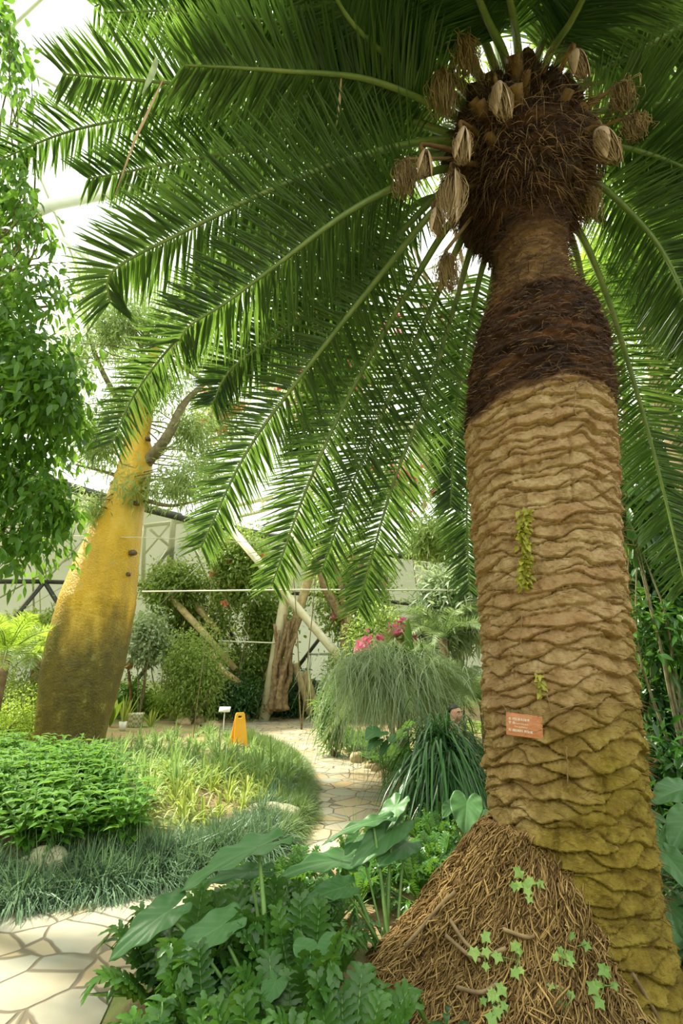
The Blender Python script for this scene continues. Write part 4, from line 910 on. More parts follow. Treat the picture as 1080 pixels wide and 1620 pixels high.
# small groundcover beyond the path edge
gs = Pool([leafy('creeping_groundcover', 9, .13, .07, .05, M['ground_leaf'], .22) for _ in range(3)])
for p in scatter_px([(520,1155),(545,1150),(600,1190),(660,1230),(670,1262),(620,1238),(560,1208),(528,1185)], 60, .16, guard=.15):
    gs.place(p, random.uniform(0,6), random.uniform(.8,1.2), 'low round-leaved groundcover behind the right edging stones', 'plant', 'low groundcover plants behind the right edging stones')
gs.clean()
# ------------------------------------------------------------------ cascading long-leaved plant left of trunk
p = atG(712,1290); cp_ = thing('cascading_plant', 'tall plant with long drooping dark green strap leaves left of the palm trunk', 'plant', tuple(p))
top = V3(p[0]-.04, p[1]+.1, .80); mb = MB(); tube(mb, [p, top], .05, 8); mb.build('stem', M['twig'], cp_)
mb = MB(); k = 900; a = rng.uniform(0, 2*PI, k); el = rng.uniform(.25, 1.35, k); O = top+rng.normal(0,.10,(k,3))-UP*rng.uniform(0,.5,k)[:, None]
d = np.stack([np.cos(a)*np.cos(el), np.sin(a)*np.cos(el), np.sin(el)], -1); PRF = ((0,.5),(.12,.9),(.28,1),(.45,1),(.65,.85),(.85,.5),(1,.03))
blades(mb, O, d, UP+d*.2, rng.uniform(.75,1.15,k), .022, rng.uniform(.85,1.35,k), PRF, .25); mb.build('foliage', M['cascade'], cp_)
# ------------------------------------------------------------------ cycad / palms mid right
def rosette(name, label, cat, c, n, L, mat, LLf, el=(.1, 1.2), base=None, drop=.5, nl=60, trunk_r=.09, wid=.012, az=(0, 2*PI), a0=70, a1=35, lf_droop=.1):
    c = np.asarray(c, float); base = V3(c[0], c[1], gz(c[0], c[1])) if base is None else base
    r = thing(name, label, cat, tuple(base)); mb = MB(); tube(mb, [base, (base+c)/2+rng.normal(0,.03,3), c], [trunk_r*1.2, trunk_r, trunk_r*.9], 10); mb.build('trunk', M['bark'], r)
    for k in range(n):
        a = az[0]+(az[1]-az[0])*(k+.5*random.random())/n*1.0 if n < 200 else random.uniform(*az); e = random.uniform(*el); d = V3(math.cos(a)*math.cos(e), math.sin(a)*math.cos(e), math.sin(e)); R = L*random.uniform(.85,1.1)
        P = [c, c+d*R*.35, c+d*R*.7-UP*drop*R*.18, c+d*R-UP*drop*R*.5]
        frond(P, r, n=nl, LL=LLf, wid=wid, face=.35, mat=mat, lift=.2, r0=.012, start=.12, a0=a0, a1=a1, droop=lf_droop, rmat='stem', prof=LEAF3 )
    return r
rosette('cycad', 'cycad with arching grey-green feathery fronds hanging to the path edge', 'cycad', at(635,1062,8.0), 30, 1.35, 'cycad', .22, el=(-.2,1.0), drop=1.3, nl=80, wid=.011)
mb = MB(); 
cyp = bpy.data.objects['cycad']; cc_ = at(612,1075,7.6)
k = 2600; a = rng.uniform(0, 2*PI, k); O = cc_+rng.normal(0, 1, (k, 3))*[.38,.25,.18]+[0,0,.1]; d = np.stack([np.cos(a)*.6, np.sin(a)*.6, rng.uniform(-.3,.9,k)], -1)
blades(mb, O, d, UP, rng.uniform(.5,1.05,k), .008, rng.uniform(.9,1.5,k), PRF, 0); hh = mb.build('hanging_foliage', M['pale'], cyp); hh['label'] = 'pale thread-like hanging leaves'
rosette('cycad', 'cycad fanning lit feathery fronds behind the person right beside the trunk', 'cycad', at(765,1110,8.0), 20, 1.35, 'cycad', .24, el=(.1,1.0), drop=.8, nl=70)
rosette('feather_palm', 'small pale feather palm between cycad and trunk', 'palm tree', at(700,1010,8.8), 16, 1.2, 'cycad', .25, el=(.1,1.2), drop=.8)
rosette('feather_palm', 'yellow-green feather palm at the far left edge', 'palm tree', at(10,1035,8.5), 18, 1.3, 'lime', .28, el=(.0,1.2), drop=.8)
rosette('feather_palm', 'leafy feather palm with broad fronds left of the bottle tree', 'palm tree', at(60,1040,10.8), 22, 1.3, 'feather', .28, el=(-.1,1.1), drop=.9, wid=.02)
bg_ = Pool([leafy('leafy_groundcover', 10, .30, .13, .055, M['vine'], .3) for _ in range(2)])
for p in scatter_px([(640,1215),(700,1150),(780,1150),(780,1240),(660,1262)], 26, .3):
    bg_.place(p, random.uniform(0,6), random.uniform(.8,1.2), 'green leafy plant on the ground between the cycads and the palm trunk', 'plant', 'leafy plants between the cycads and the palm trunk')
bg_.clean()
# giant dark strap (agave-like) leaf standing up
p = at(645,1060,7.6); mb = MB(); sl_ = thing('sword_plant', 'upright dark sword-shaped leaves standing behind the cycad', 'plant', (p[0], p[1], gz(p[0], p[1])))
for dx, h_, r_ in ((0,1.15,.03),(-.06,.8,-.2),(.05,.8,.25),(.02,.6,.4)):
    mb = MB(); blades(mb, p+V3(dx,0,-.35), V3(r_,0,1), V3(0,-1,.1), h_, .17, 0, ((0,.5),(.2,.9),(.6,1),(.85,.6),(1,.03)), .15); mb.build('leaf', M['palm_dark'], sl_)
p = at(715,1215,6.0)
# ------------------------------------------------------------------ shrubs and trees of the background
def shrub(name, label, px, py, t, sx_, sz_, n, L, W, mat, cat='shrub', sy_=None, clump=None, hang=.3, crad=.16, trunk=.022, prof=OVATE, group=None, nb=5, flowers=None, shell=.3, root=None):
    if t > 10.3: k_ = 1.42 if py > 700 else 1.25; t *= k_; sx_ *= k_; sz_ *= k_; L *= 1.3; W *= 1.3; crad *= 1.3; n = int(n*1.15); trunk *= 1.3; root = None if root is None else (root[0]*1.25, root[1]*1.25)
    c = at(px, py, t); g_ = gz(c[0], c[1])
    if cat == 'shrub' and py > 1030: hi = c[2]+sz_; sz_ = (hi-g_)/2*1.02; c = V3(c[0], c[1], g_+sz_*.98); n = int(n*1.25)
    elif cat in ('shrub', 'vine') and t > 9: n = int(n*1.5); L *= 1.25; W *= 1.25
    r = thing(name, label, cat, (c[0], c[1], g_), group)
    mb = MB(); base = V3(c[0], c[1], g_-.03) if root is None else V3(root[0], root[1], gz(*root)-.03); r.location = base; ORIG[r.name] = base.copy(); s = (sx_, sy_ or sx_*.8, sz_)
    branches(mb, base, [c+rng.normal(0,.45,3)*s for _ in range(nb)], trunk, trunk*.25); mb.build('stem', M['bark'] if trunk > .03 else M['twig'], r)
    mb = MB(); O = cloud(mb, c, s, n, L, W, hang=hang, prof=prof, clump=clump or n//22, crad=crad, shell=shell, fold=.15 if len(prof) > 3 else 0); mb.build('foliage', M[mat], r)
    if flowers:
        for q_ in rng.integers(0, len(O), flowers[1]):
            mb = MB(); cc = O[q_]+rng.normal(0,.05,(22,3))+nrm(CAM-O[q_])*.1; blades(mb, cc, rng.normal(0,1,(22,3)), rng.normal(0,1,(22,3)), .12, .10, 0, LEAF3, 0); mb.build('flower_cluster', M[flowers[0]], r)
    return r
SH = [
 ('shrub','low dark shrub between the stone edging and the bare struts',335,1100,12.3,.6,.5,2400,.12,.05,'vine'),
 ('shrub','low dark shrub at the left end of the stone edging',285,1115,12.4,.6,.4,2000,.12,.045,'dkleaf'),
 ('shrub','dark broad-leaved shrub just left of the slim brown struts',470,1095,12.6,.55,.45,1900,.13,.05,'dkleaf'),
 ('shrub','mid-green thicket behind the twisted vine trunks',400,1060,13.2,1.2,.8,4200,.13,.055,'vine'),
 ('shrub','green thicket behind the left shrub and the bare struts',300,1000,13.6,1.4,1.0,4200,.14,.055,'vine'),
 ('shrub','dark leafy wall of plants between the gate and the cycad',575,1050,12.4,.9,.9,4200,.13,.05,'vine'),
 ('shrub','dense green shrub with white-flecked leaves left of the crossing steel poles',310,1045,10.6,.75,.85,4200,.085,.04,'vine'),
 ('shrub','dark leafy shrub low behind the far edging stones',375,1105,11.4,.75,.45,2400,.10,.04,'dkleaf'),
 ('shrub','dark shrub at the foot of the steel poles',450,1112,11.9,.45,.35,1400,.12,.03,'dkleaf'),
 ('shrub','pale variegated shrub right behind the bottle tree trunk',235,1010,10.9,.4,.55,1800,.085,.045,'pale'),
 ('shrub','fresh green shrub beside the orange bromeliad',205,1105,11.0,.35,.45,1200,.10,.04,'ground_leaf'),
 ('shrub','fern-like green shrub behind the patterned pot',245,1120,11.2,.45,.35,1500,.13,.03,'lime'),
 ('shrub','bright green clipped shrub left of the bottle tree base',22,1120,8.8,.55,.26,3200,.05,.02,'lime'),
 ('shrub','deep green shrub at the far left behind the clipped shrub',40,1085,10.3,.75,.4,2200,.1,.04,'vine'),
 ('shrub','light yellow-green shrub under the railing at the left',55,1000,12.2,1.1,.5,3200,.1,.04,'lime'),
 ('shrub','light leafy shrub rising left of the bottle tree',105,985,12.0,.4,.5,1200,.1,.04,'feather'),
 ('shrub','dark vine-clad bush behind the steel truss',275,930,13.0,.8,.75,3000,.11,.045,'vine'),
 ('shrub','grey-green silvery bush to the right of the upright sword leaves',690,1060,9.4,.55,.7,2200,.12,.035,'pale'),
 ('shrub','loose silver-leaved tree left of the trunk at mid height',715,960,9.6,.7,.8,3000,.17,.04,'pale'),
 ('shrub','airy grey-green tree crown below the pink blossoms',690,850,10.4,.8,.5,2200,.13,.035,'feather'),
 ('shrub','shaded green bush between cycad and gate',545,1060,10.8,.45,.6,2000,.1,.035,'vine'),
 ('shrub','long-leaved bright bush right at the gate',530,1110,9.6,.28,.45,900,.2,.03,'ground_leaf'),
 ('shrub','dark leaf mass behind the cycad',600,1010,10.8,.7,.7,3000,.1,.035,'vine'),
]
for a_ in SH: shrub(*a_)
# vines on the poles with blossoms
shrub('bougainvillea','bougainvillea vine covering the left steel pole with salmon blossoms',375,900,13.0,.95,1.1,5200,.085,.05,'vine',cat='vine',flowers=('orange',26),crad=.2,trunk=.02,nb=4)
shrub('bougainvillea','green vine curtain between the two steel poles',425,985,13.2,.7,.8,3400,.085,.05,'vine',cat='vine',crad=.2,trunk=.02,nb=3)
shrub('bougainvillea','bougainvillea with pink flowers behind the hanging palm fronds',560,930,12.9,1.1,1.3,6000,.085,.05,'vine',cat='vine',flowers=('pink',22),crad=.22,trunk=.02,nb=4)
shrub('bougainvillea','bougainvillea sprays with bright pink clusters left of the trunk',640,760,11.0,.75,.55,700,.09,.05,'feather',cat='vine',flowers=('pink',45),trunk=.008,nb=1)
shrub('bougainvillea','high pink bougainvillea blossoms seen through the palm fronds',520,560,11.5,1.9,1.4,2600,.09,.05,'vine',cat='vine',flowers=('pink',90),crad=.3,trunk=.015,nb=2,root=(-.9,11.8))
shrub('bougainvillea','salmon-flowered bougainvillea sprays right of the bottle tree',350,660,10.8,.5,.6,700,.09,.04,'feather',cat='vine',flowers=('orange',26),trunk=.008,nb=1)
shrub('bougainvillea','pink bougainvillea blooming over the sword leaves',625,1015,9.6,.6,.3,900,.08,.04,'vine',cat='vine',flowers=('pink',26))
# right side behind the trunk
SR = [
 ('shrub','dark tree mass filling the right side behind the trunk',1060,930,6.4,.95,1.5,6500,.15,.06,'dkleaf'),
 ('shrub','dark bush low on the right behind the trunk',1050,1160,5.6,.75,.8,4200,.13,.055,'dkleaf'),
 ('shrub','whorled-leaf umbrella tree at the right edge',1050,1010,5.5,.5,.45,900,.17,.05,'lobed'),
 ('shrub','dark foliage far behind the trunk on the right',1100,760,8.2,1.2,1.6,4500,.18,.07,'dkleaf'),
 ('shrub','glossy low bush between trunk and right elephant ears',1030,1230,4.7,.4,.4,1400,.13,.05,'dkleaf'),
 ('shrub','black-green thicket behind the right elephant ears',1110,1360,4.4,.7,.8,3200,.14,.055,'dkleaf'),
]
for a_ in SR: shrub(*a_)
shrub('fishtail_palm','fishtail palm with drooping ragged green leaflets right of the trunk',1000,790,5.8,.30,.42,420,.22,.07,'lobed',cat='palm tree',hang=1.6,prof=((0,.1),(.5,.7),(.85,1),(1,.8)),crad=.12)
shrub('canopy_tree','yellow-green sunlit tree crown behind the palm on the right',1010,430,9.0,1.5,1.1,3400,.34,.05,'lime',cat='tree',trunk=.05,prof=LEAF3,root=(4.2,8.4))
shrub('canopy_tree','bright tree crown high behind the palm heart',620,120,10.5,3.2,1.8,2300,.30,.05,'lime',cat='tree',trunk=.06,prof=LEAF3,nb=5,root=(3.6,8.0))
shrub('canopy_tree','green tree crown behind the top right palm fronds',1010,120,10.5,1.6,1.6,2000,.30,.06,'feather',cat='tree',trunk=.06,prof=LEAF3,nb=5,root=(5.0,8.5))
rosette('background_palm','green feather palm standing behind the big palm on its right', 'palm tree', at(1010,470,8.0), 14, 1.9, 'lime', .42, el=(-.1,1.1), drop=.8, wid=.022, trunk_r=.12)
# long grass right behind the trunk
gp = atG(1005,1240); o = tuft('ribbon_grass_tuft', M['cascade'], 120, 1.5, .016, .6, .9, .1); put(o, (gp[0]+.1, gp[1]+.6, gp[2]), 0, 1.0); tag(o, 'tall ribbon grass arching out behind the right side of the trunk', 'grass')
# ------------------------------------------------------------------ steelwork
def pole(label, pts, r, mat, name='steel_pole', cat='pole', seg=14):
    mb = MB(); P = [np.asarray(q, float) for q in pts]; tube(mb, P, r, seg); o = mb.build(name, M[mat], origin=tuple(P[0]), smooth=False)
    for f in o.data.polygons: f.use_smooth = len(f.vertices) == 4
    tag(o, label, cat); return o
def gp_(px, py): p = atG(px, py); return p
X0 = atY(425,1095,17.2); pole('tall cream steel pole leaning up to the right from the twisted trunks', [X0-[.12,0,.9], atY(452,940,17.2), atY(492,770,17.2), atY(560,470,17.2)], 0.185, 'steel')
pole('cream steel strut crossing the tall pole from upper left to lower right', [atY(352,820,17.3), atY(452,940,16.9), atY(532,1035,16.9), atY(545,1052,16.9)], 0.142, 'steel')
pole('slim cream strut to the left of the gate', [atY(466,1050,17.8), atY(492,1132,17.8)], 0.128, 'steel_b')
pole('second slim strut right beside the gate', [atY(482,1062,17.9), atY(503,1130,17.9)], 0.128, 'steel_b')
pole('brown strut rising from the twisted trunks to the upper right', [atY(425,1070,17.6), atY(470,975,17.6), atY(505,860,17.6)], 0.170, 'steel_b')
pole('low bare strut crossing the dark shrub at the left of the poles', [atY(330,1030,17.2), atY(352,1062,17.2), atY(380,1082,17.2)], 0.114, 'steel_b')
pole('bare diagonal strut behind the left shrub', [atY(270,945,18.1), atY(330,1010,18.1), atY(372,1060,18.1)], 0.128, 'steel_b')
pole('second bare diagonal strut above the left shrub', [atY(290,935,18.6), atY(345,1000,18.6)], 0.128, 'steel_b')
pole('pale strut leaning down to the far edging stones', [atY(322,1085,17.6), atY(350,1110,17.6), atY(372,1090,17.6)], 0.085, 'steel_b')
def truss(label, A, B2, r, mat, bars, cat='truss', name='steel_truss'):
    t = thing(name, label, cat, tuple(A)); mb = MB(); tube(mb, [A, B2], r, 10); mb.build('chord', M[mat], t)
    for a, b, rr in bars:
        mb = MB(); tube(mb, [np.asarray(a), np.asarray(b)], rr, 8); mb.build('brace', M[mat], t)
Y1 = 19.0
truss('white steel truss frame beside the bottle tree', atY(228,832,Y1), atY(330,820,Y1), .09, 'steel_w', [(atY(228,832,Y1), atY(226,940,Y1), .09), (atY(276,800,Y1), atY(268,905,Y1), .13), (atY(238,838,Y1), atY(270,866,Y1), .06), (atY(268,868,Y1), atY(225,930,Y1), .08), (atY(226,880,Y1), atY(275,822,Y1), .04)])
truss('cream box truss between the left fronds', atY(372,800,18.6), atY(432,786,18.6), .09, 'steel', [(atY(375,818,18.6), atY(432,804,18.6), .07), (atY(395,794,18.6), atY(398,814,18.6), .05), (atY(415,790,18.6), atY(417,808,18.6), .05)])
pole('thick white pipe crossing the upper left below the fronds', [atY(30,345,8), atY(85,323,8.2), atY(200,300,8.6), atY(300,278,9)], .125, 'steel_w')
pole('thin white pipe below the thick one at the upper left', [atY(95,375,9), atY(165,432,9.5)], .06, 'steel_w')
pole('grey vertical post behind the upper left fronds', [atY(228,262,9), atY(222,420,9.4)], .07, 'steel_w')
pole('second grey post near the upper left pipe', [atY(246,255,9), atY(240,330,9.2)], .05, 'steel_w')
pole('large cream column at the right edge behind the fronds', [atY(1150,420,8.2), atY(1075,520,8.2), atY(1040,600,8.2), atY(1000,720,8.2)], .24, 'steel')
pole('cream tapered beam end left of the trunk', [atY(600,650,10), atY(650,680,10), atY(700,762,10)], .17, 'steel')
pole('white rope line stretched across the garden at mid height', [atY(225,936,10.2), atY(480,933,9.4), atY(738,934,8.6)], .016, 'cable', 'rope', 'rope')
pole('thin white line at the height of the left truss', [atY(0,845,9), atY(240,851,9), atY(500,862,9)], .008, 'cable', 'rope', 'rope')
pole('white rope low behind the left shrub', [atY(345,1014,17.0), atY(460,1018,17.0)], 0.023, 'cable', 'rope', 'rope')
for k, (a, b, lb) in enumerate((((300,790),(410,960),'thin cable running down right through the salmon blossoms'),((330,880),(250,960),'thin cable crossing behind the left truss'),((310,870),(395,1010),'thin cable slanting behind the left vine'))):
    pole(lb, [atY(*a, 17.8), atY(*b, 17.8)], .014, 'cable', 'cable', 'cable')
# railing of the ramp at far left
rl = thing('railing', 'grey railing of the sloping ramp at the far left', 'railing', tuple(atY(30,1000,18.5)))
for (a, b, r_) in (((-40,968),(120,878),.03),((-40,1010),(130,910),.015),((-40,1040),(130,935),.015),((52,915),(54,975),.035),((62,910),(64,970),.02)):
    mb = MB(); tube(mb, [atY(*a, 18.5), atY(*b, 18.5)], r_, 8); mb.build('rail' if abs(a[0]-b[0]) > 20 else 'post', M['cable'] if r_ < .03 else M['dark_bar'], rl)
# twisted vine trunks at the pole foot
tv = thing('vine_trunk', 'twisted brown woody trunks bundled around the foot of the steel poles', 'tree trunk', tuple(atG(440,1118)))
for k in range(9):
    a = (432+random.uniform(-12,18), 1118+random.uniform(-4,6)); b = (440+random.uniform(-8,22), 1060); c_ = (455+random.uniform(-25,40), 1000+random.uniform(-30,10)); Yk = 16.9+random.uniform(-.2,.3)
    mb = MB(); P = spline([atY(*a, Yk)-[0,0,.15], atY((a[0]+b[0])/2+random.uniform(-6,6), 1090, Yk), atY(*b, Yk), atY(*c_, Yk)], 24); tube(mb, P, np.linspace(random.uniform(.11,.18), .05, 24)*(1+.15*np.sin(np.arange(24)*1.7+k)), 9); mb.build('trunk', M['bark'], tv, smooth=True)
tv = thing('tree_trunk', 'brown forked tree trunk among vines behind the hanging fronds', 'tree trunk', tuple(atG(545,1125)))
for q in ([(545,1125),(545,1000),(540,930),(525,880)],[(545,1010),(560,940),(575,880)],[(542,980),(510,920),(500,880)]):
    mb = MB(); tube(mb, spline([atY(*s, 17.2) for s in q], 16), np.linspace(.19,.07,16), 8); mb.build('trunk', M['bark'], tv, smooth=True)
# ------------------------------------------------------------------ small things
p = atG(377,1181); p[1] += .0; ws = thing('wet_floor_sign', 'yellow folding wet-floor sign at the edge of the path', 'sign', tuple(p))
my = simple('sign_yellow', (.85,.42,.03), (.95,.52,.06), .4, 3, .05)
for s in (-1, 1):
    R = Matrix.Rotation(.55, 3, 'Z') @ Matrix.Rotation(s*.20, 3, 'X'); Rn = np.array(R); mb = MB(); h_, w1, w2, th_ = .66, .155, .10, .018
    hole = [(.05,.55),(.05,.60),(-.05,.60),(-.05,.55)]
    outer = [(-w1,0),(-.09,0),(-.06,.07),(.06,.07),(.09,0),(w1,0),(w2,h_-.03),(w2-.02,h_),(-w2+.02,h_),(-w2,h_-.03)]
    bm = bmesh.new(); ov = [bm.verts.new((x, 0, z_)) for x, z_ in outer]; hv = [bm.verts.new((x, 0, z_)) for x, z_ in hole]
    es = [bm.edges.new((ov[i], ov[(i+1) % len(ov)])) for i in range(len(ov))]+[bm.edges.new((hv[i], hv[(i+1) % 4])) for i in range(4)]
    bmesh.ops.triangle_fill(bm, edges=es, use_beauty=True); r_ = bmesh.ops.extrude_face_region(bm, geom=bm.faces[:])
    bmesh.ops.translate(bm, verts=[v for v in r_['geom'] if isinstance(v, bmesh.types.BMVert)], vec=(0, th_, 0)); bmesh.ops.recalc_face_normals(bm, faces=bm.faces)
    for v in bm.verts: v.co = Vector(Rn @ (np.array(v.co[:])-[0,0,h_]) + [0,0,h_*.985])
    me = bpy.data.meshes.new('panel'); bm.to_mesh(me); bm.free(); me.materials.append(my); o = bpy.data.objects.new('panel', me); C.objects.link(o); o.parent = ws
ws.location = (p[0], p[1], p[2])
p = atG(352,1170); pl = thing('plant_marker', 'small white plant name plate on a thin stake beside the path', 'sign', tuple(p)); mb = MB(); tube(mb, [p, p+[0,0,.62]], .012, 8); mb.build('stake', M['steel_w'], pl)
mb = MB(); Mr = np.array(Matrix.Rotation(.6, 3, 'X')); box(mb, p+[0,0,.64], .26, .012, .14, np.array(Matrix.Rotation(-.7, 3, 'X'))); o = mb.build('plate', M['steel_w'], pl)
p = atG(213,1150); pt = thing('plant_pot', 'pale woven-patterned round pot behind the bottle tree', 'pot', tuple(p)); mb = MB(); lathe(mb, [(.17,0),(.19,.02),(.205,.30),(.215,.32),(.215,.35),(.19,.35),(.19,.31)], p, 32)
m, nt, _, _ = newmat('woven_pot'); tc = nt.nodes.new('ShaderNodeTexCoord'); ck = N_(nt, 'ShaderNodeTexChecker', Scale=16); nt.links.new(tc.outputs['Object'], ck.inputs[0]); finish(nt, mixc(nt, ck.outputs['Fac'], (.62,.60,.45), (.30,.34,.18)), .7, bump=ck.outputs['Fac'], bstr=.4); mb.build('vessel', m, pt, smooth=True)
mb = MB(); lathe(mb, [(.01,.30),(.188,.30)], p, 24); mb.build('soil', M['soil'], pt)
p = atG(193,1156); pt = thing('plant_pot', 'small white pot holding upright yellow-green leaves', 'pot', tuple(p)); mb = MB(); lathe(mb, [(.07,0),(.10,.22),(.085,.22),(.08,.19)], p, 24); mb.build('vessel', M['steel_w'], pt, smooth=True)
o = tuft('potted_dracaena', M['liriope_y'], 26, .75, .035, .35, .1, .04); put(o, (p[0], p[1], p[2]+.18), 0, 1, (0,.15)); tag(o, 'upright yellow-green strap leaves growing from the small white pot', 'plant')
p = atG(205,1140); bp = thing('bromeliad', 'orange pineapple-shaped flower head on a brown stem behind the bottle tree', 'plant', tuple(p)); mb = MB(); hp = atY(204,1052,p[1]); tube(mb, spline([p, (p+hp)/2+[.04,0,0], hp-[0,0,.12]], 10), .045, 8); mb.build('stem', M['stub'], bp)
mb = MB(); k = 120; u = np.linspace(0, 1, k); a = np.arange(k)*2.399; r_ = .13*np.sin(PI*(.15+.8*u))**.7; O = np.stack([hp[0]+r_*.7*np.cos(a), hp[1]+r_*.7*np.sin(a), hp[2]-.14+.30*u], -1); d = np.stack([np.cos(a), np.sin(a), .5+u], -1)
blades(mb, O, d, UP-d*.2, .09, .06, 0, OVATE, .3); mb.build('flower_head', simple('brom', (.45,.16,.06), (.68,.32,.14), .6), bp)
mb = MB(); k = 16; a = rng.uniform(0, 2*PI, k); d = np.stack([np.cos(a), np.sin(a), .9+0*a], -1); blades(mb, np.tile(p, (k, 1)), d, UP, .6, .09, .5, OVATE, .2); mb.build('foliage', M['ground_leaf'], bp)
p = atG(168,1150); bp = thing('banana_plant', 'bright green broad upright leaves right behind the bottle tree trunk', 'plant', tuple(p)); mb = MB(); k = 10; a = rng.uniform(0, 2*PI, k); d = np.stack([np.cos(a)*.5, np.sin(a)*.5, 1+0*a], -1); blades(mb, np.tile(p, (k, 1))+[.1,0,0], d, -d*[1,1,0]+UP*.3, 1.0, .22, .2, OVATE, .2); mb.build('foliage', M['lime'], bp)
for x, y, lb in ((275,1140,'spiky yellow-green plant standing alone before the dark shrub'),(238,1150,'spiky yellow-green plant beside the patterned pot')):
    o = tuft('yucca', M['liriope_y'], 40, .5, .03, .7, .2, .04); p = atG(x, y); put(o, p); tag(o, lb, 'plant')
# papyrus-like weeds over the path edge
o = tuft('umbrella_sedge', M['liriope'], 22, .55, .008, 1.0, .35, .03, prof=LEAF3); p = atG(560,1345); put(o, (p[0], p[1], p[2])); tag(o, 'thin wispy sedge arching over the path edge in the middle', 'grass')
# pale hanging dead leaf strips in upper left fronds
for pts, w_, mt, lb in (([(248,90),(240,118),(225,148)], .05, 'pale', 'pale grey-green withered leaf strip caught on the upper left frond'), ([(258,125),(235,175),(212,225),(182,308)], .022, 'spathe', 'long tan dried strip hanging from the upper left frond'), ([(540,118),(537,160),(532,200)], .02, 'spathe', 'short tan dried strip hanging below the upper frond')):
    P = [at(x, y, 3.25 if x < 300 else 3.8) for x, y in pts]; P = spline(P, 10); mb = MB(); V = []
    for q, pp in enumerate(P):
        ww = w_*math.sin(PI*(.12+.83*q/9)); V += [pp-[ww/2,0,0], pp+[0,.01,0], pp+[ww/2,0,0]]
    i = np.arange(9)[:, None]*3; j = np.arange(2)[None]; mb.add(V, np.stack([i+j, i+j+1, i+j+4, i+j+3], -1).reshape(-1, 4), .5); o = mb.build('dried_leaf', M[mt], origin=tuple(P[0])); tag(o, lb, 'leaf')
# ------------------------------------------------------------------ the person behind the cascading plant
hd = at(721,1131,6.4); g_ = gz(hd[0], hd[1]+.15)
pe = thing('person', 'person seated on a stone behind the plants, face turned right, hand against the cheek', 'person', (hd[0], hd[1], g_))
def skin_mesh(name, joints, edges, radii, mat, parent):
    o_ = ORIG[root_of(parent)]; me = bpy.data.meshes.new(name); me.from_pydata([tuple(np.asarray(j)-o_) for j in joints], edges, []); o = bpy.data.objects.new(name, me); C.objects.link(o)
    me.materials.append(mat); o.parent = parent; sk = o.modifiers.new('skin', 'SKIN'); sk.use_smooth_shade = True
    for i, r in enumerate(radii): me.skin_vertices[0].data[i].radius = (r, r) if np.ndim(r) == 0 else r
    me.skin_vertices[0].data[0].use_root = True; sb = o.modifiers.new('sub', 'SUBSURF'); sb.levels = 2; sb.render_levels = 2; ORIG[o.name] = o_; return o
skin = simple('skin', (.50,.27,.16), (.62,.36,.23), .5, 20, .03); skin.node_tree
Hd = hd; hz = Hd[2]; px_, py_ = Hd[0], Hd[1]
pel = V3(px_-.02, py_+.12, hz-.62); ch = V3(px_-.01, py_+.06, hz-.32); nk = V3(px_, py_+.02, hz-.15)
J = [pel, ch, nk, Hd-[0,0,.08]]; E = [(0,1),(1,2),(2,3)]; Rr = [.15,.155,.055,.05]
def addc(par, pts, rad):
    for q, r in zip(pts, rad): J.append(q); Rr.append(r); E.append((par, len(J)-1)); par = len(J)-1
    return par
hl = addc(1, [V3(px_-.17,py_+.04,hz-.24), V3(px_-.22,py_-.16,hz-.42), Hd+[-.075,-.10,-.13]], [.055,.042,.026])
hr = addc(1, [V3(px_+.17,py_+.06,hz-.26), V3(px_+.22,py_-.06,hz-.50), V3(px_+.10,py_-.24,hz-.56)], [.055,.042,.026])
for s in (-1, 1): addc(0, [V3(px_+s*.10,py_+.08,hz-.64), V3(px_+s*.16,py_-.36,hz-.60), V3(px_+s*.15,py_-.34,g_+.08), V3(px_+s*.17,py_-.50,g_+.05)], [.10,.07,.045,.035])
body = skin_mesh('body', J, E, Rr, skin, pe)
# clothing as slightly larger skins
cl = simple('shirt', (.05,.06,.05), (.1,.12,.1), .8, 30)
J2 = [pel, ch, nk-[0,0,.05], J[4], J[5], J[7], J[8]]; skin_mesh('shirt', J2, [(0,1),(1,2),(1,3),(3,4),(1,5),(5,6)], [.17,.175,.07,.07,.055,.07,.055], cl, pe)
jb = 10
skin_mesh('trousers', [pel, J[10], J[11], J[12], J[14], J[15], J[16]], [(0,1),(1,2),(2,3),(0,4),(4,5),(5,6)], [.165,.12,.085,.06,.12,.085,.06], simple('trousers', (.04,.05,.09), (.07,.08,.13), .8, 30), pe)
def head(c, yaw):
    bm = bmesh.new(); bmesh.ops.create_uvsphere(bm, u_segments=48, v_segments=36, radius=1); v = np.array([q.co[:] for q in bm.verts]); fq = [[q.index for q in p_.verts] for p_ in bm.faces]; bm.free()
    x, y, z = v.T; fr = np.clip(-y, 0, 1)
    X_ = x*.073*(1-.22*np.clip(-z, 0, 1)**1.5); Y_ = y*.094; Z_ = z*.112
    G = lambda a, b, sa, sb: np.exp(-((x-a)/sa)**2-((z-b)/sb)**2)*(y < 0)
    Y_ = Y_ - .026*G(0,-.12,.14,.24) + .016*G(.36,.12,.2,.14)+.016*G(-.36,.12,.2,.14) - .010*G(0,-.50,.32,.10) + .005*G(0,-.52,.3,.03) - .012*G(0,-.86,.3,.18) - .006*G(0,.35,.6,.12)
    P = np.stack([X_, Y_, Z_], -1); R = np.array(Matrix.Rotation(yaw, 3, 'Z') @ Matrix.Rotation(-.1, 3, 'X')); return P@R.T+c, fq, R
Pv, fq, Rh = head(Hd, .55)
mb = MB(); mb.add(Pv, [np.array([f for f in fq if len(f) == 4]), np.array([f for f in fq if len(f) == 3])], .5); ho = mb.build('head', skin, pe, smooth=True)
def hp_(x, y, z): return Hd+Rh@V3(x, y, z)
mw_ = simple('eye_white', (.8,.78,.74)); mdk = simple('eye_dark', (.02,.015,.01)); mlip = simple('lips', (.5,.17,.13))
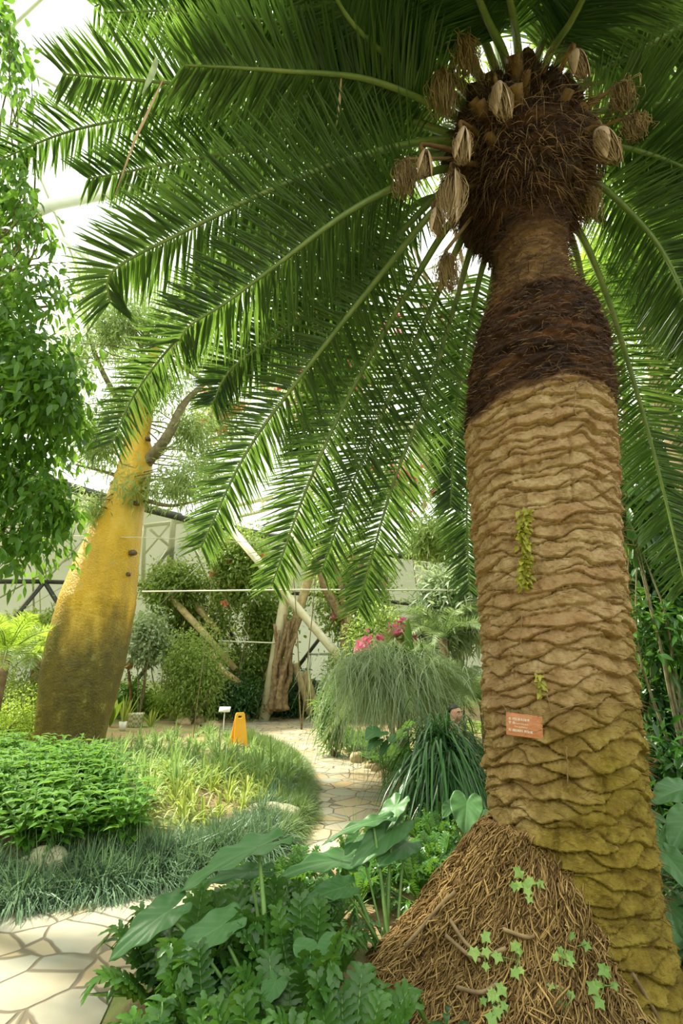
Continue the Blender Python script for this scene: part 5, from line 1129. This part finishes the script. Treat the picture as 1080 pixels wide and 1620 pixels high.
for s in (-1, 1):
    mb = MB(); rock(mb, hp_(s*.028,-.078,.012), (.012,.008,.006), 0); mb.build('eye', mw_, ho, smooth=True); mb = MB(); rock(mb, hp_(s*.028,-.0855,.012), (.005,.003,.005), 0); mb.build('pupil', mdk, ho)
    mb = MB(); rock(mb, hp_(s*.074,.01,0), (.008,.018,.03), 2); mb.build('ear', skin, ho, smooth=True)
    mb = MB(); tube(mb, [hp_(s*.012,-.092,.036), hp_(s*.03,-.092,.042), hp_(s*.046,-.08,.034)], .004, 6); mb.build('eyebrow', mdk, ho)
mb = MB(); tube(mb, [hp_(-.022,-.088,-.055), hp_(0,-.102,-.054), hp_(.022,-.088,-.055)], [.003,.006,.003], 8); mb.build('mouth', mlip, ho, smooth=True)
hc_ = Hd+Rh@V3(0,.02,.02); mb = MB(); bm = bmesh.new(); bmesh.ops.create_uvsphere(bm, u_segments=40, v_segments=28, radius=1); v = np.array([q.co[:] for q in bm.verts]); f4 = [[q.index for q in p_.verts] for p_ in bm.faces]; bm.free()
keep = [f for f in f4 if np.mean(v[f][:, 2]) > .38-.9*np.clip(np.mean(v[f][:, 1]), -.2, 1)]
hv = v*[.083,.100,.114]*(1+.04*fbm(v*6, 2))[:, None]; mb.add(hv@Rh.T+hc_, [np.array([f for f in keep if len(f) == 4]), np.array([f for f in keep if len(f) == 3])]); hr_ = mb.build('hair', simple('hair', (.01,.008,.006), (.03,.025,.02), .5, 60, .4, .005, stretch=(3,3,.3)), pe, smooth=True)
# hands: palm and five fingers
def hand(parent, w, d, pn, s, curl):
    d = nrm(d); pn = nrm(pn-d*np.dot(pn, d)); sd = np.cross(d, pn)*s; J = [w, w+d*.05, ]; E = [(0,1)]; R = [(.022,.014),(.034,.014)]
    for off, ln in ((-.030,.062),(-.010,.072),(.011,.068),(.030,.054)):
        par = 1; pts = [w+d*.088+sd*off]; a = 0; p_ = pts[0]
        for k in range(3): a += curl*(.5+.5*k); p_ = p_+(d*math.cos(a)+pn*math.sin(a))*ln*(.45,.32,.23)[k]; pts.append(p_)
        for q, r in zip(pts, (.010,.009,.008,.0065)): J.append(q); R.append((r, r)); E.append((par, len(J)-1)); par = len(J)-1
    par = 0; p_ = w+d*.02-sd*.028
    for q, r in ((p_, .013), (p_+(d*.6-sd*.7+pn*.3)*.035, .011), (p_+(d*.8-sd*.8+pn*.4)*.06, .009)): J.append(q); R.append((r, r)); E.append((par, len(J)-1)); par = len(J)-1
    return skin_mesh('hand', J, E, R, skin, parent)
hand(pe, J[6], V3(.15,.05,1), V3(.4,.9,0), 1, .25); hand(pe, J[9], V3(-.3,-.8,-.2), V3(0,0,-1), -1, .5)
mb = MB(); rock(mb, (px_, py_+.15, (g_+hz-.72)/2), (.30,.26,max(.12,(hz-.70-g_)/1.2)), 77); o = mb.build('seat_stone', M['rock'], origin=(px_, py_+.15, g_), smooth=True); tag(o, 'grey-brown boulder hidden behind the cascading plant under the seated person', 'rock')
